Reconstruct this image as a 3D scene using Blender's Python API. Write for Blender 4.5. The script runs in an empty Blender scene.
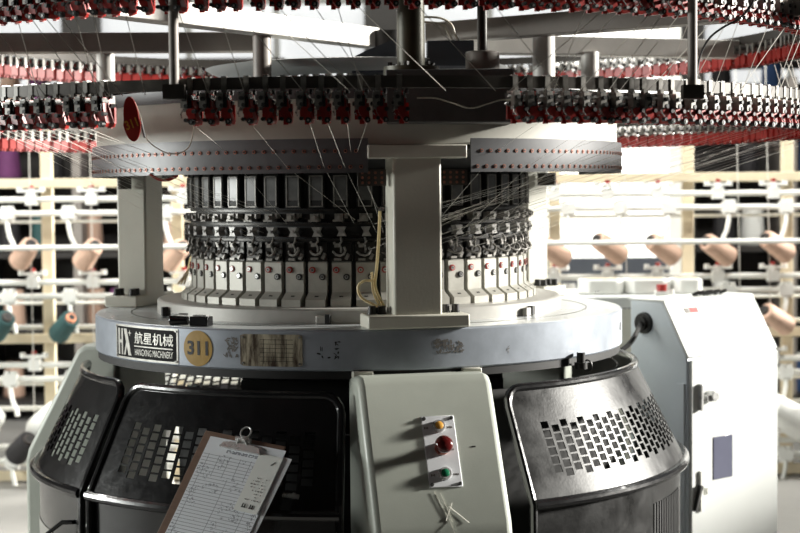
import bpy, bmesh, math, random
from mathutils import Vector, Matrix
random.seed(7)
S = bpy.context.scene
COL = S.collection
PI = math.pi
R = math.radians

# ------------------------------------------------------------------ camera
F = 1588.0                                   # focal length in pixels of the 800 px frame
CAM = Vector((0.117, -4.55, 1.282))
PITCH, ROLL = R(2.72), R(-0.54)
cd = bpy.data.cameras.new('camera'); cam = bpy.data.objects.new('camera', cd); COL.objects.link(cam)
CROT = Matrix.Rotation(PI/2 - PITCH, 3, 'X') @ Matrix.Rotation(ROLL, 3, 'Z')
cam.location = CAM; cam.rotation_euler = CROT.to_euler()
cd.sensor_width = 36; cd.lens = F/800*36; cd.clip_end = 200
cd.dof.use_dof = True; cd.dof.focus_distance = 3.75; cd.dof.aperture_fstop = 4.0
S.camera = cam

# ------------------------------------------------------------------ world, sun, added fill lamps, exposure
w = bpy.data.worlds.new('world'); S.world = w; w.use_nodes = True
bg = w.node_tree.nodes['Background']; bg.inputs[0].default_value = (0.93, 0.97, 1.0, 1); bg.inputs[1].default_value = 0.14
def lamp(name, kind, loc, target, energy, color, **kw):
    d = bpy.data.lights.new(name, kind); d.energy = energy; d.color = color
    for k, v in kw.items(): setattr(d, k, v)
    o = bpy.data.objects.new(name, d); COL.objects.link(o); o.location = loc
    o.rotation_euler = (Vector(target) - Vector(loc)).to_track_quat('-Z', 'Y').to_euler()
    return o
lamp('sun', 'SUN', (0.95*8, 0.22*8, 0.26*8), (0, 0, 0), 11.5, (1.0, 0.97, 0.90), angle=R(7))
lamp('left_window_fill', 'AREA', (-5.5, -0.15, 1.46), (-0.7, 0.1, 1.2), 230, (0.97, 1.0, 0.96), shape='RECTANGLE', size=3.0, size_y=0.25)  # unseen window light from the left, narrowed to a slot to miss the skirt
lamp('rack_fill_right', 'AREA', (1.9, 1.5, 3.1), (1.9, 2.6, 0.8), 120, (1.0, 0.99, 0.94), shape='RECTANGLE', size=3.0, size_y=0.4)  # added fill to brighten the right rack bars; no lamp hangs there
lamp('rack_fill_left', 'AREA', (-1.9, 1.5, 3.1), (-1.9, 2.6, 0.7), 125, (1.0, 0.99, 0.94), shape='RECTANGLE', size=2.6, size_y=0.4)  # same added fill for the left rack
vs = S.view_settings
vs.view_transform = 'Standard'; vs.look = 'None'; vs.gamma = 1.0; vs.exposure = 0.0; vs.use_curve_mapping = False

# ------------------------------------------------------------------ placing helpers
def pol(r, deg, z): return Vector((r*math.sin(R(deg)), -r*math.cos(R(deg)), z))
def ray(px, py): return CROT @ Vector(((px-400)/F, -(py-266.5)/F, -1.0))
def at(px, py, Y):
    d = ray(px, py); return CAM + d*((Y-CAM.y)/d.y)
def on_plane(px, py, p, n):
    d = ray(px, py); return CAM + d*((p-CAM).dot(n)/d.dot(n))
def proj(p):
    q = CROT.transposed() @ (Vector(p)-CAM); return (400+F*q.x/-q.z, 266.5-F*q.y/-q.z)
def phi_of(px, r, z):
    lo, hi = -78.0, 78.0
    for _ in range(40):
        m = (lo+hi)/2
        if proj(pol(r, m, z))[0] < px: lo = m
        else: hi = m
    return lo

# ------------------------------------------------------------------ materials
def mat(name, col, rough=0.5, metal=0.0, var=0.12, scale=9.0, bump=0.0, bscale=60.0, spec=0.5, col2=None, mixlo=0.35, mixhi=0.7, coat=0.0, stretch=None, emit=0.0, rv=0.10):
    m = bpy.data.materials.new(name); m.use_nodes = True
    nt = m.node_tree; N = nt.nodes; L = nt.links; b = N['Principled BSDF']
    tc = N.new('ShaderNodeTexCoord'); mp = N.new('ShaderNodeMapping'); L.new(tc.outputs['Object'], mp.inputs[0])
    if stretch: mp.inputs['Scale'].default_value = stretch
    nz = N.new('ShaderNodeTexNoise'); nz.inputs['Scale'].default_value = scale; nz.inputs['Detail'].default_value = 6; nz.inputs['Roughness'].default_value = 0.65
    L.new(mp.outputs[0], nz.inputs['Vector'])
    rp = N.new('ShaderNodeValToRGB'); L.new(nz.outputs['Fac'], rp.inputs[0])
    c2 = col2 if col2 else tuple(c*(1-var) for c in col)
    rp.color_ramp.elements[0].position = mixlo; rp.color_ramp.elements[0].color = (*c2, 1)
    rp.color_ramp.elements[1].position = mixhi; rp.color_ramp.elements[1].color = (*col, 1)
    L.new(rp.outputs[0], b.inputs['Base Color'])
    b.inputs['Metallic'].default_value = metal; b.inputs['Specular IOR Level'].default_value = spec
    rr = N.new('ShaderNodeMapRange'); L.new(nz.outputs['Fac'], rr.inputs[0])
    rr.inputs['To Min'].default_value = max(0.02, rough-rv); rr.inputs['To Max'].default_value = min(1, rough+rv)
    L.new(rr.outputs[0], b.inputs['Roughness'])
    b.inputs['Coat Weight'].default_value = coat
    if bump:
        n2 = N.new('ShaderNodeTexNoise'); n2.inputs['Scale'].default_value = bscale; n2.inputs['Detail'].default_value = 4
        L.new(tc.outputs['Object'], n2.inputs['Vector'])
        bp = N.new('ShaderNodeBump'); bp.inputs['Strength'].default_value = bump; bp.inputs['Distance'].default_value = 0.002
        L.new(n2.outputs['Fac'], bp.inputs['Height']); L.new(bp.outputs[0], b.inputs['Normal'])
    if emit:
        b.inputs['Emission Color'].default_value = (*col, 1); b.inputs['Emission Strength'].default_value = emit
    return m
M = dict(
 cream=mat('cream_paint', (0.62, 0.61, 0.53), 0.42, var=0.10, scale=5, bump=0.12, bscale=140),
 casting=mat('cast_cover_paint', (0.50, 0.53, 0.47), 0.38, var=0.10, scale=6, bump=0.06, bscale=260),
 skirt=mat('skirt_paint', (0.62, 0.61, 0.54), 0.5, var=0.15, scale=4),
 steel=mat('satin_steel_rim', (0.42, 0.46, 0.52), 0.36, 0.3, var=0.18, scale=12, bump=0.05, bscale=220),
 steeltop=mat('ground_steel_top', (0.62, 0.65, 0.66), 0.30, 0.6, var=0.15, scale=10),
 band=mat('blue_grey_guide_band', (0.115, 0.117, 0.123), 0.42, 0.1, var=0.18, scale=7),
 ringgrey=mat('grey_base_ring', (0.42, 0.41, 0.38), 0.45, 0.2, var=0.15, scale=10),
 cam=mat('cam_box_metal', (0.43, 0.42, 0.375), 0.45, 0.25, var=0.18, scale=25, bump=0.1, bscale=300),
 black=mat('black_gloss_paint', (0.010, 0.010, 0.011), 0.22, 0.0, var=0.3, scale=30, coat=0.3, bump=0.15, bscale=120),
 guard=mat('worn_black_guard_paint', (0.014, 0.014, 0.014), 0.36, 0.0, scale=7, col2=(0.006, 0.006, 0.006), mixlo=0.35, mixhi=0.6, spec=0.45, rv=0.30, bump=0.12, bscale=150),
 darkm=mat('dark_oily_metal', (0.045, 0.043, 0.040), 0.35, 0.6, var=0.4, scale=40),
 blackmat=mat('matte_black', (0.012, 0.012, 0.012), 0.6, var=0.3, scale=20),
 barm=mat('ring_bar_dark', (0.085, 0.076, 0.066), 0.42, 0.3, var=0.25, scale=18),
 beam=mat('grey_beam_paint', (0.29, 0.26, 0.235), 0.5, 0.1, var=0.2, scale=8),
 beaml=mat('pale_lit_beam_paint', (0.64, 0.62, 0.58), 0.45, 0.1, var=0.2, scale=8),  # pale grey, lightened further to put daylight on the right arm into the colour
 olive=mat('olive_column_paint', (0.055, 0.052, 0.030), 0.4, 0.2, var=0.25, scale=12),
 box=mat('dark_slate_box', (0.095, 0.092, 0.090), 0.45, 0.2, var=0.35, scale=9),
 slate=mat('slate_blue_box', (0.075, 0.085, 0.105), 0.45, 0.1, var=0.2, scale=9),
 red=mat('red_plastic', (0.42, 0.022, 0.016), 0.35, var=0.35, scale=60),
 tagred=mat('red_tag_plastic', (0.33, 0.02, 0.015), 0.35, var=0.15, scale=30),
 silver=mat('bright_metal', (0.60, 0.60, 0.58), 0.28, 0.85, var=0.25, scale=40),
 selm=mat('selector_plate_metal', (0.13, 0.128, 0.125), 0.34, 0.0, var=0.3, scale=40),
 guideb=mat('guide_block_metal', (0.42, 0.41, 0.39), 0.4, 0.2, var=0.3, scale=60),
 feedm=mat('feeder_body_metal', (0.30, 0.285, 0.26), 0.40, 0.25, var=0.4, scale=80),
 chrome=mat('chrome', (0.65, 0.65, 0.64), 0.28, 0.4, var=0.1, scale=40),
 brass=mat('copper_bushing', (0.42, 0.17, 0.12), 0.4, 0.5, var=0.3, scale=80),
 cable=mat('yellow_cable', (0.92, 0.74, 0.40), 0.45, var=0.15, scale=40),
 pcable=mat('pale_cable', (0.60, 0.55, 0.45), 0.5, var=0.1, scale=40),
 rubber=mat('black_rubber', (0.015, 0.014, 0.013), 0.5, var=0.2, scale=40),
 white=mat('white_cabinet_paint', (0.68, 0.70, 0.68), 0.4, var=0.05, scale=4),
 cab_shade_tint=mat('white_paint_shade_tint', (0.70, 0.77, 0.82), 0.4, var=0.08, scale=4),  # same white paint as the door, with its cool shade put into the colour
 whitep=mat('white_plastic', (0.80, 0.80, 0.76), 0.45, var=0.06, scale=20),
 rackw=mat('rack_white_paint', (0.80, 0.80, 0.75), 0.45, var=0.08, scale=10),
 racky=mat('rack_yellow_wood', (0.72, 0.62, 0.44), 0.55, var=0.12, scale=6),
 windowglass=mat('tinted_glass', (0.14, 0.145, 0.20), 0.12, var=0.1, scale=8),
 board=mat('brown_hardboard', (0.20, 0.115, 0.075), 0.6, var=0.25, scale=14, stretch=(1, 6, 1)),
 yellow=mat('yellow_sticker', (0.42, 0.25, 0.035), 0.4, var=0.2, scale=25),
 plateblack=mat('nameplate_black', (0.008, 0.008, 0.008), 0.5, spec=0.05, var=0.2, scale=30),
 platesilver=mat('nameplate_silver', (0.55, 0.54, 0.50), 0.35, 0.6, var=0.25, scale=60),
 spec=mat('spec_plate_metal', (0.62, 0.56, 0.42), 0.35, 0.45, scale=14, col2=(0.08, 0.055, 0.04), mixlo=0.38, mixhi=0.60, stretch=(3.2, 1, 0.6)),
 ink=mat('black_ink', (0.012, 0.011, 0.010), 0.6, var=0.2, scale=30),
 brownink=mat('worn_brown_ink', (0.17, 0.155, 0.14), 0.6, var=0.4, scale=60),
 paperw=mat('white_paper', (0.84, 0.86, 0.89), 0.6, var=0.04, scale=8),
 slip=mat('cream_slip_paper', (0.85, 0.86, 0.82), 0.6, var=0.04, scale=8),
 amber=mat('amber_button', (0.70, 0.36, 0.07), 0.25, var=0.15, scale=60),
 mush=mat('dark_red_button', (0.09, 0.008, 0.008), 0.14, var=0.15, scale=40, coat=0.5),
 green=mat('green_button', (0.012, 0.15, 0.07), 0.2, var=0.15, scale=60),
 thread=mat('white_yarn_fibre', (0.78, 0.75, 0.68), 0.6, var=0.1, scale=90),
 peach=mat('peach_yarn', (0.66, 0.44, 0.33), 0.75, var=0.12, scale=30, bump=0.3, bscale=300),
 teal=mat('teal_yarn', (0.020, 0.075, 0.075), 0.7, var=0.2, scale=30, bump=0.3, bscale=300),
 orange=mat('orange_core', (0.75, 0.30, 0.16), 0.6, var=0.1, scale=30),
 whitey=mat('white_yarn', (0.80, 0.80, 0.76), 0.75, var=0.05, scale=30, bump=0.3, bscale=300),
 blacky=mat('black_yarn', (0.02, 0.018, 0.02), 0.75, var=0.2, scale=30),
 purple=mat('purple_yarn', (0.16, 0.04, 0.14), 0.75, var=0.2, scale=30),
 bluey=mat('blue_yarn', (0.04, 0.10, 0.26), 0.75, var=0.2, scale=30),
 tube=mat('cone_core_dark', (0.05, 0.04, 0.035), 0.6, var=0.2, scale=30),
 floor=mat('pale_concrete_floor', (0.36, 0.35, 0.33), 0.55, var=0.2, scale=1.6),
 walld=mat('dim_back_wall', (0.20, 0.19, 0.18), 0.8, var=0.25, scale=1.5),
 darkshelf=mat('dark_shelf', (0.04, 0.035, 0.032), 0.7, var=0.5, scale=3.0),
 pane=mat('daylight_pane', (1.0, 1.0, 0.96), 0.5, var=0.03, scale=1.0, emit=1.05),
 hazypane=mat('hazy_daylight_pane', (0.95, 0.97, 0.98), 0.5, var=0.25, scale=2.2, emit=0.62),
 blueclip=mat('blue_plastic', (0.06, 0.16, 0.45), 0.4, var=0.1, scale=10),
)
def form_material():
    m = bpy.data.materials.new('printed_form_paper'); m.use_nodes = True
    nt = m.node_tree; N = nt.nodes; L = nt.links; b = N['Principled BSDF']; b.inputs['Roughness'].default_value = 0.6
    tc = N.new('ShaderNodeTexCoord'); sp = N.new('ShaderNodeSeparateXYZ'); L.new(tc.outputs['Object'], sp.inputs[0])
    def math_(op, a, b_=None):
        n = N.new('ShaderNodeMath'); n.operation = op
        for i, q in enumerate((a, b_)):
            if q is None: continue
            if isinstance(q, (int, float)): n.inputs[i].default_value = q
            else: L.new(q, n.inputs[i])
        return n.outputs[0]
    X, Y = sp.outputs[0], sp.outputs[1]
    rows = math_('LESS_THAN', math_('FRACT', math_('MULTIPLY', Y, 1/0.0085)), 0.13)
    colsA = math_('LESS_THAN', math_('FRACT', math_('MULTIPLY', X, 1/0.029)), 0.045)
    top = math_('MULTIPLY', math_('GREATER_THAN', Y, 0.048), math_('LESS_THAN', Y, 0.105))
    low = math_('MULTIPLY', math_('LESS_THAN', Y, 0.048), math_('GREATER_THAN', Y, -0.13))
    colsB = math_('LESS_THAN', math_('FRACT', math_('MULTIPLY', math_('ADD', X, 0.0905), 1/0.0785)), 0.016)
    lines = math_('ADD', math_('MULTIPLY', math_('ADD', rows, colsA), top), math_('MULTIPLY', math_('ADD', rows, colsB), low))
    nz = N.new('ShaderNodeTexNoise'); nz.inputs['Scale'].default_value = 260; L.new(tc.outputs['Object'], nz.inputs['Vector'])
    nb = N.new('ShaderNodeTexNoise'); nb.inputs['Scale'].default_value = 28; L.new(tc.outputs['Object'], nb.inputs['Vector'])
    words = math_('MULTIPLY', math_('GREATER_THAN', nz.outputs['Fac'], 0.56), math_('GREATER_THAN', nb.outputs['Fac'], 0.57))
    inx = math_('LESS_THAN', math_('ABSOLUTE', X), 0.102)
    title = math_('MULTIPLY', math_('MULTIPLY', math_('GREATER_THAN', Y, 0.114), math_('LESS_THAN', Y, 0.122)), math_('MULTIPLY', math_('LESS_THAN', math_('ABSOLUTE', X), 0.045), math_('GREATER_THAN', nz.outputs['Fac'], 0.46)))
    iny = math_('LESS_THAN', Y, 0.107)
    ink = math_('MULTIPLY', math_('ADD', lines, math_('MULTIPLY', words, math_('MULTIPLY', iny, 0.8))), inx)
    ink = math_('MINIMUM', math_('ADD', ink, title), 1.0)
    mx = N.new('ShaderNodeMix'); mx.data_type = 'RGBA'; L.new(ink, mx.inputs[0])
    mx.inputs[6].default_value = (0.84, 0.87, 0.91, 1); mx.inputs[7].default_value = (0.22, 0.23, 0.26, 1)
    L.new(mx.outputs[2], b.inputs['Base Color'])
    return m
M['form'] = form_material()

# ------------------------------------------------------------------ mesh builder
class MB:
    def __init__(s): s.v = []; s.f = []
    def add(s, vs, fs):
        o = len(s.v); s.v += [tuple(p) for p in vs]; s.f += [tuple(i+o for i in f) for f in fs]; return s
    def box(s, c, d, m=None):
        x, y, z = d[0]/2, d[1]/2, d[2]/2
        vs = [Vector((a*x, b*y, e*z)) for a in (-1, 1) for b in (-1, 1) for e in (-1, 1)]
        if m is not None: vs = [m @ p for p in vs]
        c = Vector(c)
        return s.add([p+c for p in vs], [(0,1,3,2),(4,6,7,5),(0,4,5,1),(2,3,7,6),(0,2,6,4),(1,5,7,3)])
    def cyl(s, p0, p1, r0, r1=None, n=12, caps=True):
        r1 = r0 if r1 is None else r1
        p0, p1 = Vector(p0), Vector(p1); d = (p1-p0).normalized()
        a = d.orthogonal().normalized(); b = d.cross(a)
        vs = [p + (a*math.cos(2*PI*i/n)+b*math.sin(2*PI*i/n))*r for p, r in ((p0, r0), (p1, r1)) for i in range(n)]
        fs = [(i, (i+1) % n, n+(i+1) % n, n+i) for i in range(n)]
        if caps: fs += [tuple(range(n-1, -1, -1)), tuple(range(n, 2*n))]
        return s.add(vs, fs)
    def tube(s, path, r, n=8, closed=False):
        P = [Vector(p) for p in path]; k = len(P); vs = []; up = None
        for i, p in enumerate(P):
            if closed: t = (P[(i+1) % k]-P[i-1]).normalized()
            else: t = (P[min(i+1, k-1)]-P[max(i-1, 0)]).normalized()
            if up is None: up = t.orthogonal().normalized()
            up = (up - t*up.dot(t)).normalized(); b = t.cross(up)
            vs += [p+(up*math.cos(2*PI*j/n)+b*math.sin(2*PI*j/n))*r for j in range(n)]
        fs = []
        for i in range(k if closed else k-1):
            i2 = (i+1) % k
            fs += [(i*n+j, i*n+(j+1) % n, i2*n+(j+1) % n, i2*n+j) for j in range(n)]
        if not closed: fs += [tuple(range(n-1, -1, -1)), tuple(range((k-1)*n, k*n))]
        return s.add(vs, fs)
    def lathe(s, prof, n=96, a0=0.0, a1=360.0, closed_prof=True, base=None):
        full = abs(a1-a0) >= 359.9; m = len(prof); k = n if full else n+1; vs = []
        for i in range(k):
            a = a0+(a1-a0)*i/n
            vs += [pol(r, a, z)+(base or Vector((0, 0, 0))) for r, z in prof]
        fs = []; mm = m if closed_prof else m-1
        for i in range(n):
            i2 = (i+1) % k
            fs += [(i*m+j, i2*m+j, i2*m+(j+1) % m, i*m+(j+1) % m) for j in range(mm)]
        if not full and closed_prof: fs += [tuple(range(m)), tuple(range((k-1)*m+m-1, (k-1)*m-1, -1))]
        return s.add(vs, fs)
    def prism(s, poly, axis, lo, hi):            # poly in the two other axes, extruded along axis
        def mk(a, b, c): return {'x': (c, a, b), 'y': (a, c, b), 'z': (a, b, c)}[axis]
        n = len(poly)
        vs = [mk(a, b, lo) for a, b in poly]+[mk(a, b, hi) for a, b in poly]
        fs = [(i, (i+1) % n, n+(i+1) % n, n+i) for i in range(n)]+[tuple(range(n-1, -1, -1)), tuple(range(n, 2*n))]
        return s.add(vs, fs)
    def mesh(s, name, material):
        me = bpy.data.meshes.new(name); me.from_pydata(s.v, [], s.f)
        bm = bmesh.new(); bm.from_mesh(me); bmesh.ops.recalc_face_normals(bm, faces=bm.faces); bm.to_mesh(me); bm.free()
        me.materials.append(M[material]); me.shade_smooth(); me.set_sharp_from_angle(angle=R(32)); return me
    def build(s, name, material, parent=None, loc=None, rz=None, bevel=0, seg=2):
        return put(name, s.mesh(name, material), parent, loc, rz, bevel, seg)
def put(name, me, parent=None, loc=None, rz=None, bevel=0, seg=2):
    o = bpy.data.objects.new(name, me); COL.objects.link(o); o.parent = parent
    if loc is not None: o.location = loc
    if rz is not None: o.rotation_euler = (0, 0, rz)
    if bevel:
        b = o.modifiers.new('bevel', 'BEVEL'); b.width = bevel; b.segments = seg; b.limit_method = 'ANGLE'; b.angle_limit = R(40); b.harden_normals = False
    return o
def tag(o, label, cat=None, group=None, kind=None):
    if label: o['label'] = label
    if cat: o['category'] = cat
    if group: o['group'] = group
    if kind: o['kind'] = kind
    return o
def empty(name, loc=(0, 0, 0), rz=0, label=None, cat=None, group=None):
    o = bpy.data.objects.new(name, None); COL.objects.link(o); o.location = loc; o.rotation_euler = (0, 0, rz); o.empty_display_size = 0.1
    return tag(o, label, cat, group)
def text_mesh(body, size, align='CENTER', bold=0.0):
    cu = bpy.data.curves.new('lettering', 'FONT'); cu.body = body; cu.size = size; cu.align_x = align; cu.align_y = 'CENTER'; cu.resolution_u = 3; cu.offset = bold
    o = bpy.data.objects.new('lettering', cu); COL.objects.link(o)
    bpy.context.view_layer.update()
    dg = bpy.context.evaluated_depsgraph_get(); me = bpy.data.meshes.new_from_object(o.evaluated_get(dg))
    bpy.data.objects.remove(o); bpy.data.curves.remove(cu); return me
def fit_text(body, width, height, material, bold=0.0):
    me = text_mesh(body, 1.0, bold=bold)
    xs = [v.co.x for v in me.vertices]; ys = [v.co.y for v in me.vertices]
    cx, cy = (min(xs)+max(xs))/2, (min(ys)+max(ys))/2; sx, sy = width/(max(xs)-min(xs)), height/(max(ys)-min(ys))
    for v in me.vertices: v.co = ((v.co.x-cx)*sx, (v.co.y-cy)*sy, 0)
    me.materials.clear(); me.materials.append(M[material]); return me
def wrap(me, r, phi, z, du=0.0, dv=0.0, lift=0.0):      # lay a flat mesh round the rim of the bed plate
    for v in me.vertices:
        u, q, t = v.co
        v.co = pol(r+lift+t, phi+math.degrees((u+du)/r), z+q+dv)
    return me
def flat_grid(wd, ht, nu=16, thick=0.0015, corner=0.0):
    b = MB(); vs = []; fs = []
    for t in (0, thick):
        for i in range(nu+1):
            u = -wd/2+wd*i/nu; e = max(0, corner-(wd/2-abs(u)))
            h = ht/2-(corner-math.sqrt(max(0, corner*corner-e*e)) if corner else 0)
            vs += [(u, -h, t), (u, h, t)]
    o = 2*(nu+1)
    for i in range(nu):
        fs += [(o+2*i, o+2*i+2, o+2*i+3, o+2*i+1), (2*i, 2*i+1, 2*i+3, 2*i+2), (2*i, 2*i+2, o+2*i+2, o+2*i), (2*i+1, o+2*i+1, o+2*i+3, 2*i+3)]
    fs += [(0, o, o+1, 1), (2*nu, 2*nu+1, o+2*nu+1, o+2*nu)]
    b.add(vs, fs); return b
def arc(r, z, a0, a1, n=40): return [pol(r, a0+(a1-a0)*i/n, z) for i in range(n+1)]

# ------------------------------------------------------------------ the setting
o = MB().box((0, 2.2, -0.05), (18, 16, 0.1)).build('floor', 'floor'); tag(o, 'pale concrete factory floor', kind='structure')
WB = 8.2
wall = MB()
wall.box((0, WB, 0.95), (18, 0.2, 1.9)); wall.box((0, WB, 4.0), (18, 0.2, 1.0))
nwin = 6
for i in range(nwin+1): wall.box((-7.2+i*2.4, WB, 2.7), (0.30, 0.2, 1.6))
tag(wall.build('wall_back', 'walld'), 'dim grey factory wall with a row of bright windows', kind='structure')
for i in range(nwin):
    cx = -6.0+i*2.4
    wn = MB().box((0, 0.04, 0), (2.1, 0.02, 1.6)).build('window_%d' % (i+1), 'hazypane', None, (cx, WB, 2.7)); tag(wn, 'bright daylight window high in the back wall', kind='structure')
    fr = MB()
    for x in (-0.35, 0.35): fr.box((x, 0, 0), (0.05, 0.05, 1.6))
    fr.box((0, 0, 0.1), (2.1, 0.05, 0.05)); fr.build('window_frame', 'rackw', wn)
o = MB().box((-1.2, 0.9, 4.55), (10.2, 16, 0.1)).build('ceiling', 'darkshelf'); tag(o, 'dim factory ceiling', kind='structure')
o = MB().box((-6.2, 0.9, 2.25), (0.2, 15, 4.5)).build('wall_left', 'walld'); tag(o, 'dim factory side wall', kind='structure')
o = MB().box((-1.2, -6.9, 2.25), (10.2, 0.2, 4.5)).build('wall_front', 'darkshelf'); tag(o, 'dim factory wall behind the viewer', kind='structure')
wr = MB(); XW = 3.9
wr.box((XW, 0.9, 0.45), (0.16, 15, 0.9)); wr.box((XW, 0.9, 3.8), (0.16, 15, 1.4)); wr.box((XW, -3.75, 2.0), (0.16, 5.9, 2.2)); wr.box((XW, 7.6, 2.0), (0.16, 1.4, 2.2))
for y in (2.0, 4.6): wr.box((XW, y, 2.0), (0.12, 0.10, 2.2))
tag(wr.build('wall_right', 'walld'), 'factory side wall with a long window opening', kind='structure')
# tall bright window / door opening standing behind the right creel
q0, q1 = at(546, 100, 3.6), at(668, 257, 3.6)
wn = empty('window_7', ((q0.x+q1.x)/2, 3.6, 0)); wn['kind'] = 'structure'; wn['label'] = 'tall bright daylight window behind the creel rack'
wd = q1.x-q0.x
MB().box((0, 0, (q0.z+0.35+q1.z)/2), (wd, 0.03, q0.z+0.35-q1.z)).build('pane', 'pane', wn)
MB().box((0, 0.01, q1.z/2), (wd, 0.08, q1.z)).build('lower_panel', 'slate', wn)
fr = MB()
for sx in (-1, 1): fr.box((sx*(wd/2+0.03), 0, (q0.z+0.35)/2), (0.06, 0.09, q0.z+0.35))
fr.box((0, 0, q0.z+0.38), (wd+0.12, 0.09, 0.06)); fr.build('window_frame', 'rackw', wn)

# ------------------------------------------------------------------ the knitting machine
RP, ZP = 0.746, 0.95                       # bed plate radius and top height
mach = empty('circular_knitting_machine', (0, 0, 0), 0, 'large circular knitting machine with number 311 sticker and red yarn feeders', 'machine')
# bed plate
pl = MB().lathe([(0.40, ZP-0.10), (RP-0.004, ZP-0.10), (RP, ZP-0.096), (RP, ZP-0.005), (RP-0.003, ZP-0.001), (0.40, ZP-0.001)], 160).build('bed_plate', 'steel', mach)
MB().lathe([(0.40, ZP-0.002), (RP-0.005, ZP-0.002), (RP-0.005, ZP), (0.40, ZP)], 160).build('plate_top', 'steeltop', pl)
gr = MB().lathe([(0.645, ZP), (0.648, ZP), (0.648, ZP+0.0008), (0.645, ZP+0.0008)], 120).build('groove_line', 'darkm', pl)
# nameplate
zc = ZP-0.0505
pa, pb = phi_of(117, RP, ZP-0.05), phi_of(178.5, RP, ZP-0.05); pc = (pa+pb)/2; NW = R(pb-pa)*RP; NH = 0.088
def rim_piece(name, me, parent, phi, z, du=0, dv=0, lift=0.001):
    return put(name, wrap(me, RP, phi, z, du, dv, lift), parent)
npl = rim_piece('nameplate', flat_grid(NW, NH, 24).mesh('nameplate', 'platesilver'), pl, pc, zc, lift=0.0)
npl['label'] = 'black and silver maker nameplate'
rim_piece('nameplate_field', flat_grid(NW-0.012, NH-0.010, 24, 0.0006, 0.004).mesh('nameplate_field', 'plateblack'), npl.parent, pc, zc, lift=0.0014)
def strokes(poly, name, mt, du, dv, lift=0.0021, phi=pc, z=zc):
    b = MB().prism(poly, 'z', 0, 0.0006); return rim_piece(name, b.mesh(name, mt), pl, phi, z, du, dv, lift)
h = NH/2-0.010
# logo: an H leaning into an X with a four point star
strokes([(-0.122, -h), (-0.112, -h), (-0.112, h), (-0.122, h)], 'logo_stroke', 'platesilver', 0, 0)
strokes([(-0.103, -h), (-0.095, -h), (-0.095, h), (-0.103, h)], 'logo_stroke', 'platesilver', 0, 0)
strokes([(-0.112, -0.004), (-0.103, -0.004), (-0.103, 0.004), (-0.112, 0.004)], 'logo_stroke', 'platesilver', 0, 0)
strokes([(-0.066, -h), (-0.052, -h), (-0.074, h), (-0.090, h)], 'logo_stroke', 'platesilver', 0, 0)
strokes([(-0.090, -h), (-0.083, -h), (-0.072, -0.006), (-0.076, 0.004)], 'logo_stroke', 'platesilver', 0, 0)
st = []
for k in range(8):
    rr = 0.0085 if k % 2 == 0 else 0.0022
    st.append((-0.059+rr*math.cos(k*PI/4), 0.024+rr*math.sin(k*PI/4)))
strokes(st, 'logo_star', 'platesilver', 0, 0)
rim_piece('lettering', fit_text('航星机械', 0.156, 0.031, 'platesilver', 0.006), pl, pc, zc, 0.043, 0.014, 0.0022)
rim_piece('divider_line', flat_grid(0.155, 0.003, 16, 0.0006).mesh('divider_line', 'platesilver'), pl, pc, zc, 0.0415, -0.008, 0.0021)
rim_piece('lettering', fit_text('HANGXING MACHINERY', 0.154, 0.017, 'platesilver'), pl, pc, zc, 0.043, -0.023, 0.0022)
for sx in (-1, 1):
    for sy in (-1, 1):
        p = pol(RP+0.0015, pc+sx*math.degrees((NW/2-0.006)/RP), zc+sy*(NH/2-0.006)); q = pol(RP+0.004, pc+sx*math.degrees((NW/2-0.006)/RP), zc+sy*(NH/2-0.006))
        MB().cyl(p, q, 0.0028, n=8).build('rivet', 'silver', pl)
# number sticker
ps = phi_of(198, RP, ZP-0.05)
disc = MB(); n = 40; rs = 0.0445
vsr = [(0, 0, 0.0008)]+[(rs*math.cos(2*PI*i/n)*k/4, rs*math.sin(2*PI*i/n)*k/4, 0.0008) for k in range(1, 5) for i in range(n)]
fsr = [(0, 1+i, 1+(i+1) % n) for i in range(n)]
for k in range(3): fsr += [(1+k*n+i, 1+(k+1)*n+i, 1+(k+1)*n+(i+1) % n, 1+k*n+(i+1) % n) for i in range(n)]
disc.add(vsr, fsr)
stk = rim_piece('number_sticker', disc.mesh('number_sticker', 'yellow'), pl, ps, zc-0.001, lift=0.0008); stk['label'] = 'round yellow sticker with number 311'
nm = fit_text('311', 0.064, 0.036, 'ink', 0.03)
for v in nm.vertices: v.co.z = 0
rim_piece('number_311', nm, pl, ps, zc, lift=0.0024)
nm2 = nm.copy()
# specification plate
pa, pb = phi_of(240.5, RP, ZP-0.05), phi_of(302.5, RP, ZP-0.05); pq = (pa+pb)/2; SW = R(pb-pa)*RP
sp = rim_piece('specification_plate', flat_grid(SW, 0.078, 16, 0.0014, 0.004).mesh('specification_plate', 'spec'), pl, pq, zc, lift=0.0003); sp['label'] = 'tarnished metal specification plate'
for i in range(6): rim_piece('engraved_line', flat_grid(0.085, 0.0010, 8, 0.0003).mesh('engraved_line', 'ink'), pl, pq, zc, 0.015, 0.026-i*0.0105, 0.0018)
for u in (-0.018, 0.012, 0.040): rim_piece('engraved_line', flat_grid(0.0010, 0.060, 2, 0.0003).mesh('engraved_line', 'ink'), pl, pq, zc, u, -0.002, 0.0018)
for sx in (-1, 1):
    for sy in (-1, 1):
        a = pq+sx*math.degrees((SW/2-0.007)/RP); z = zc+sy*0.032
        MB().cyl(pol(RP+0.001, a, z), pol(RP+0.004, a, z), 0.003, n=8).build('rivet', 'silver', pl)
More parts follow.
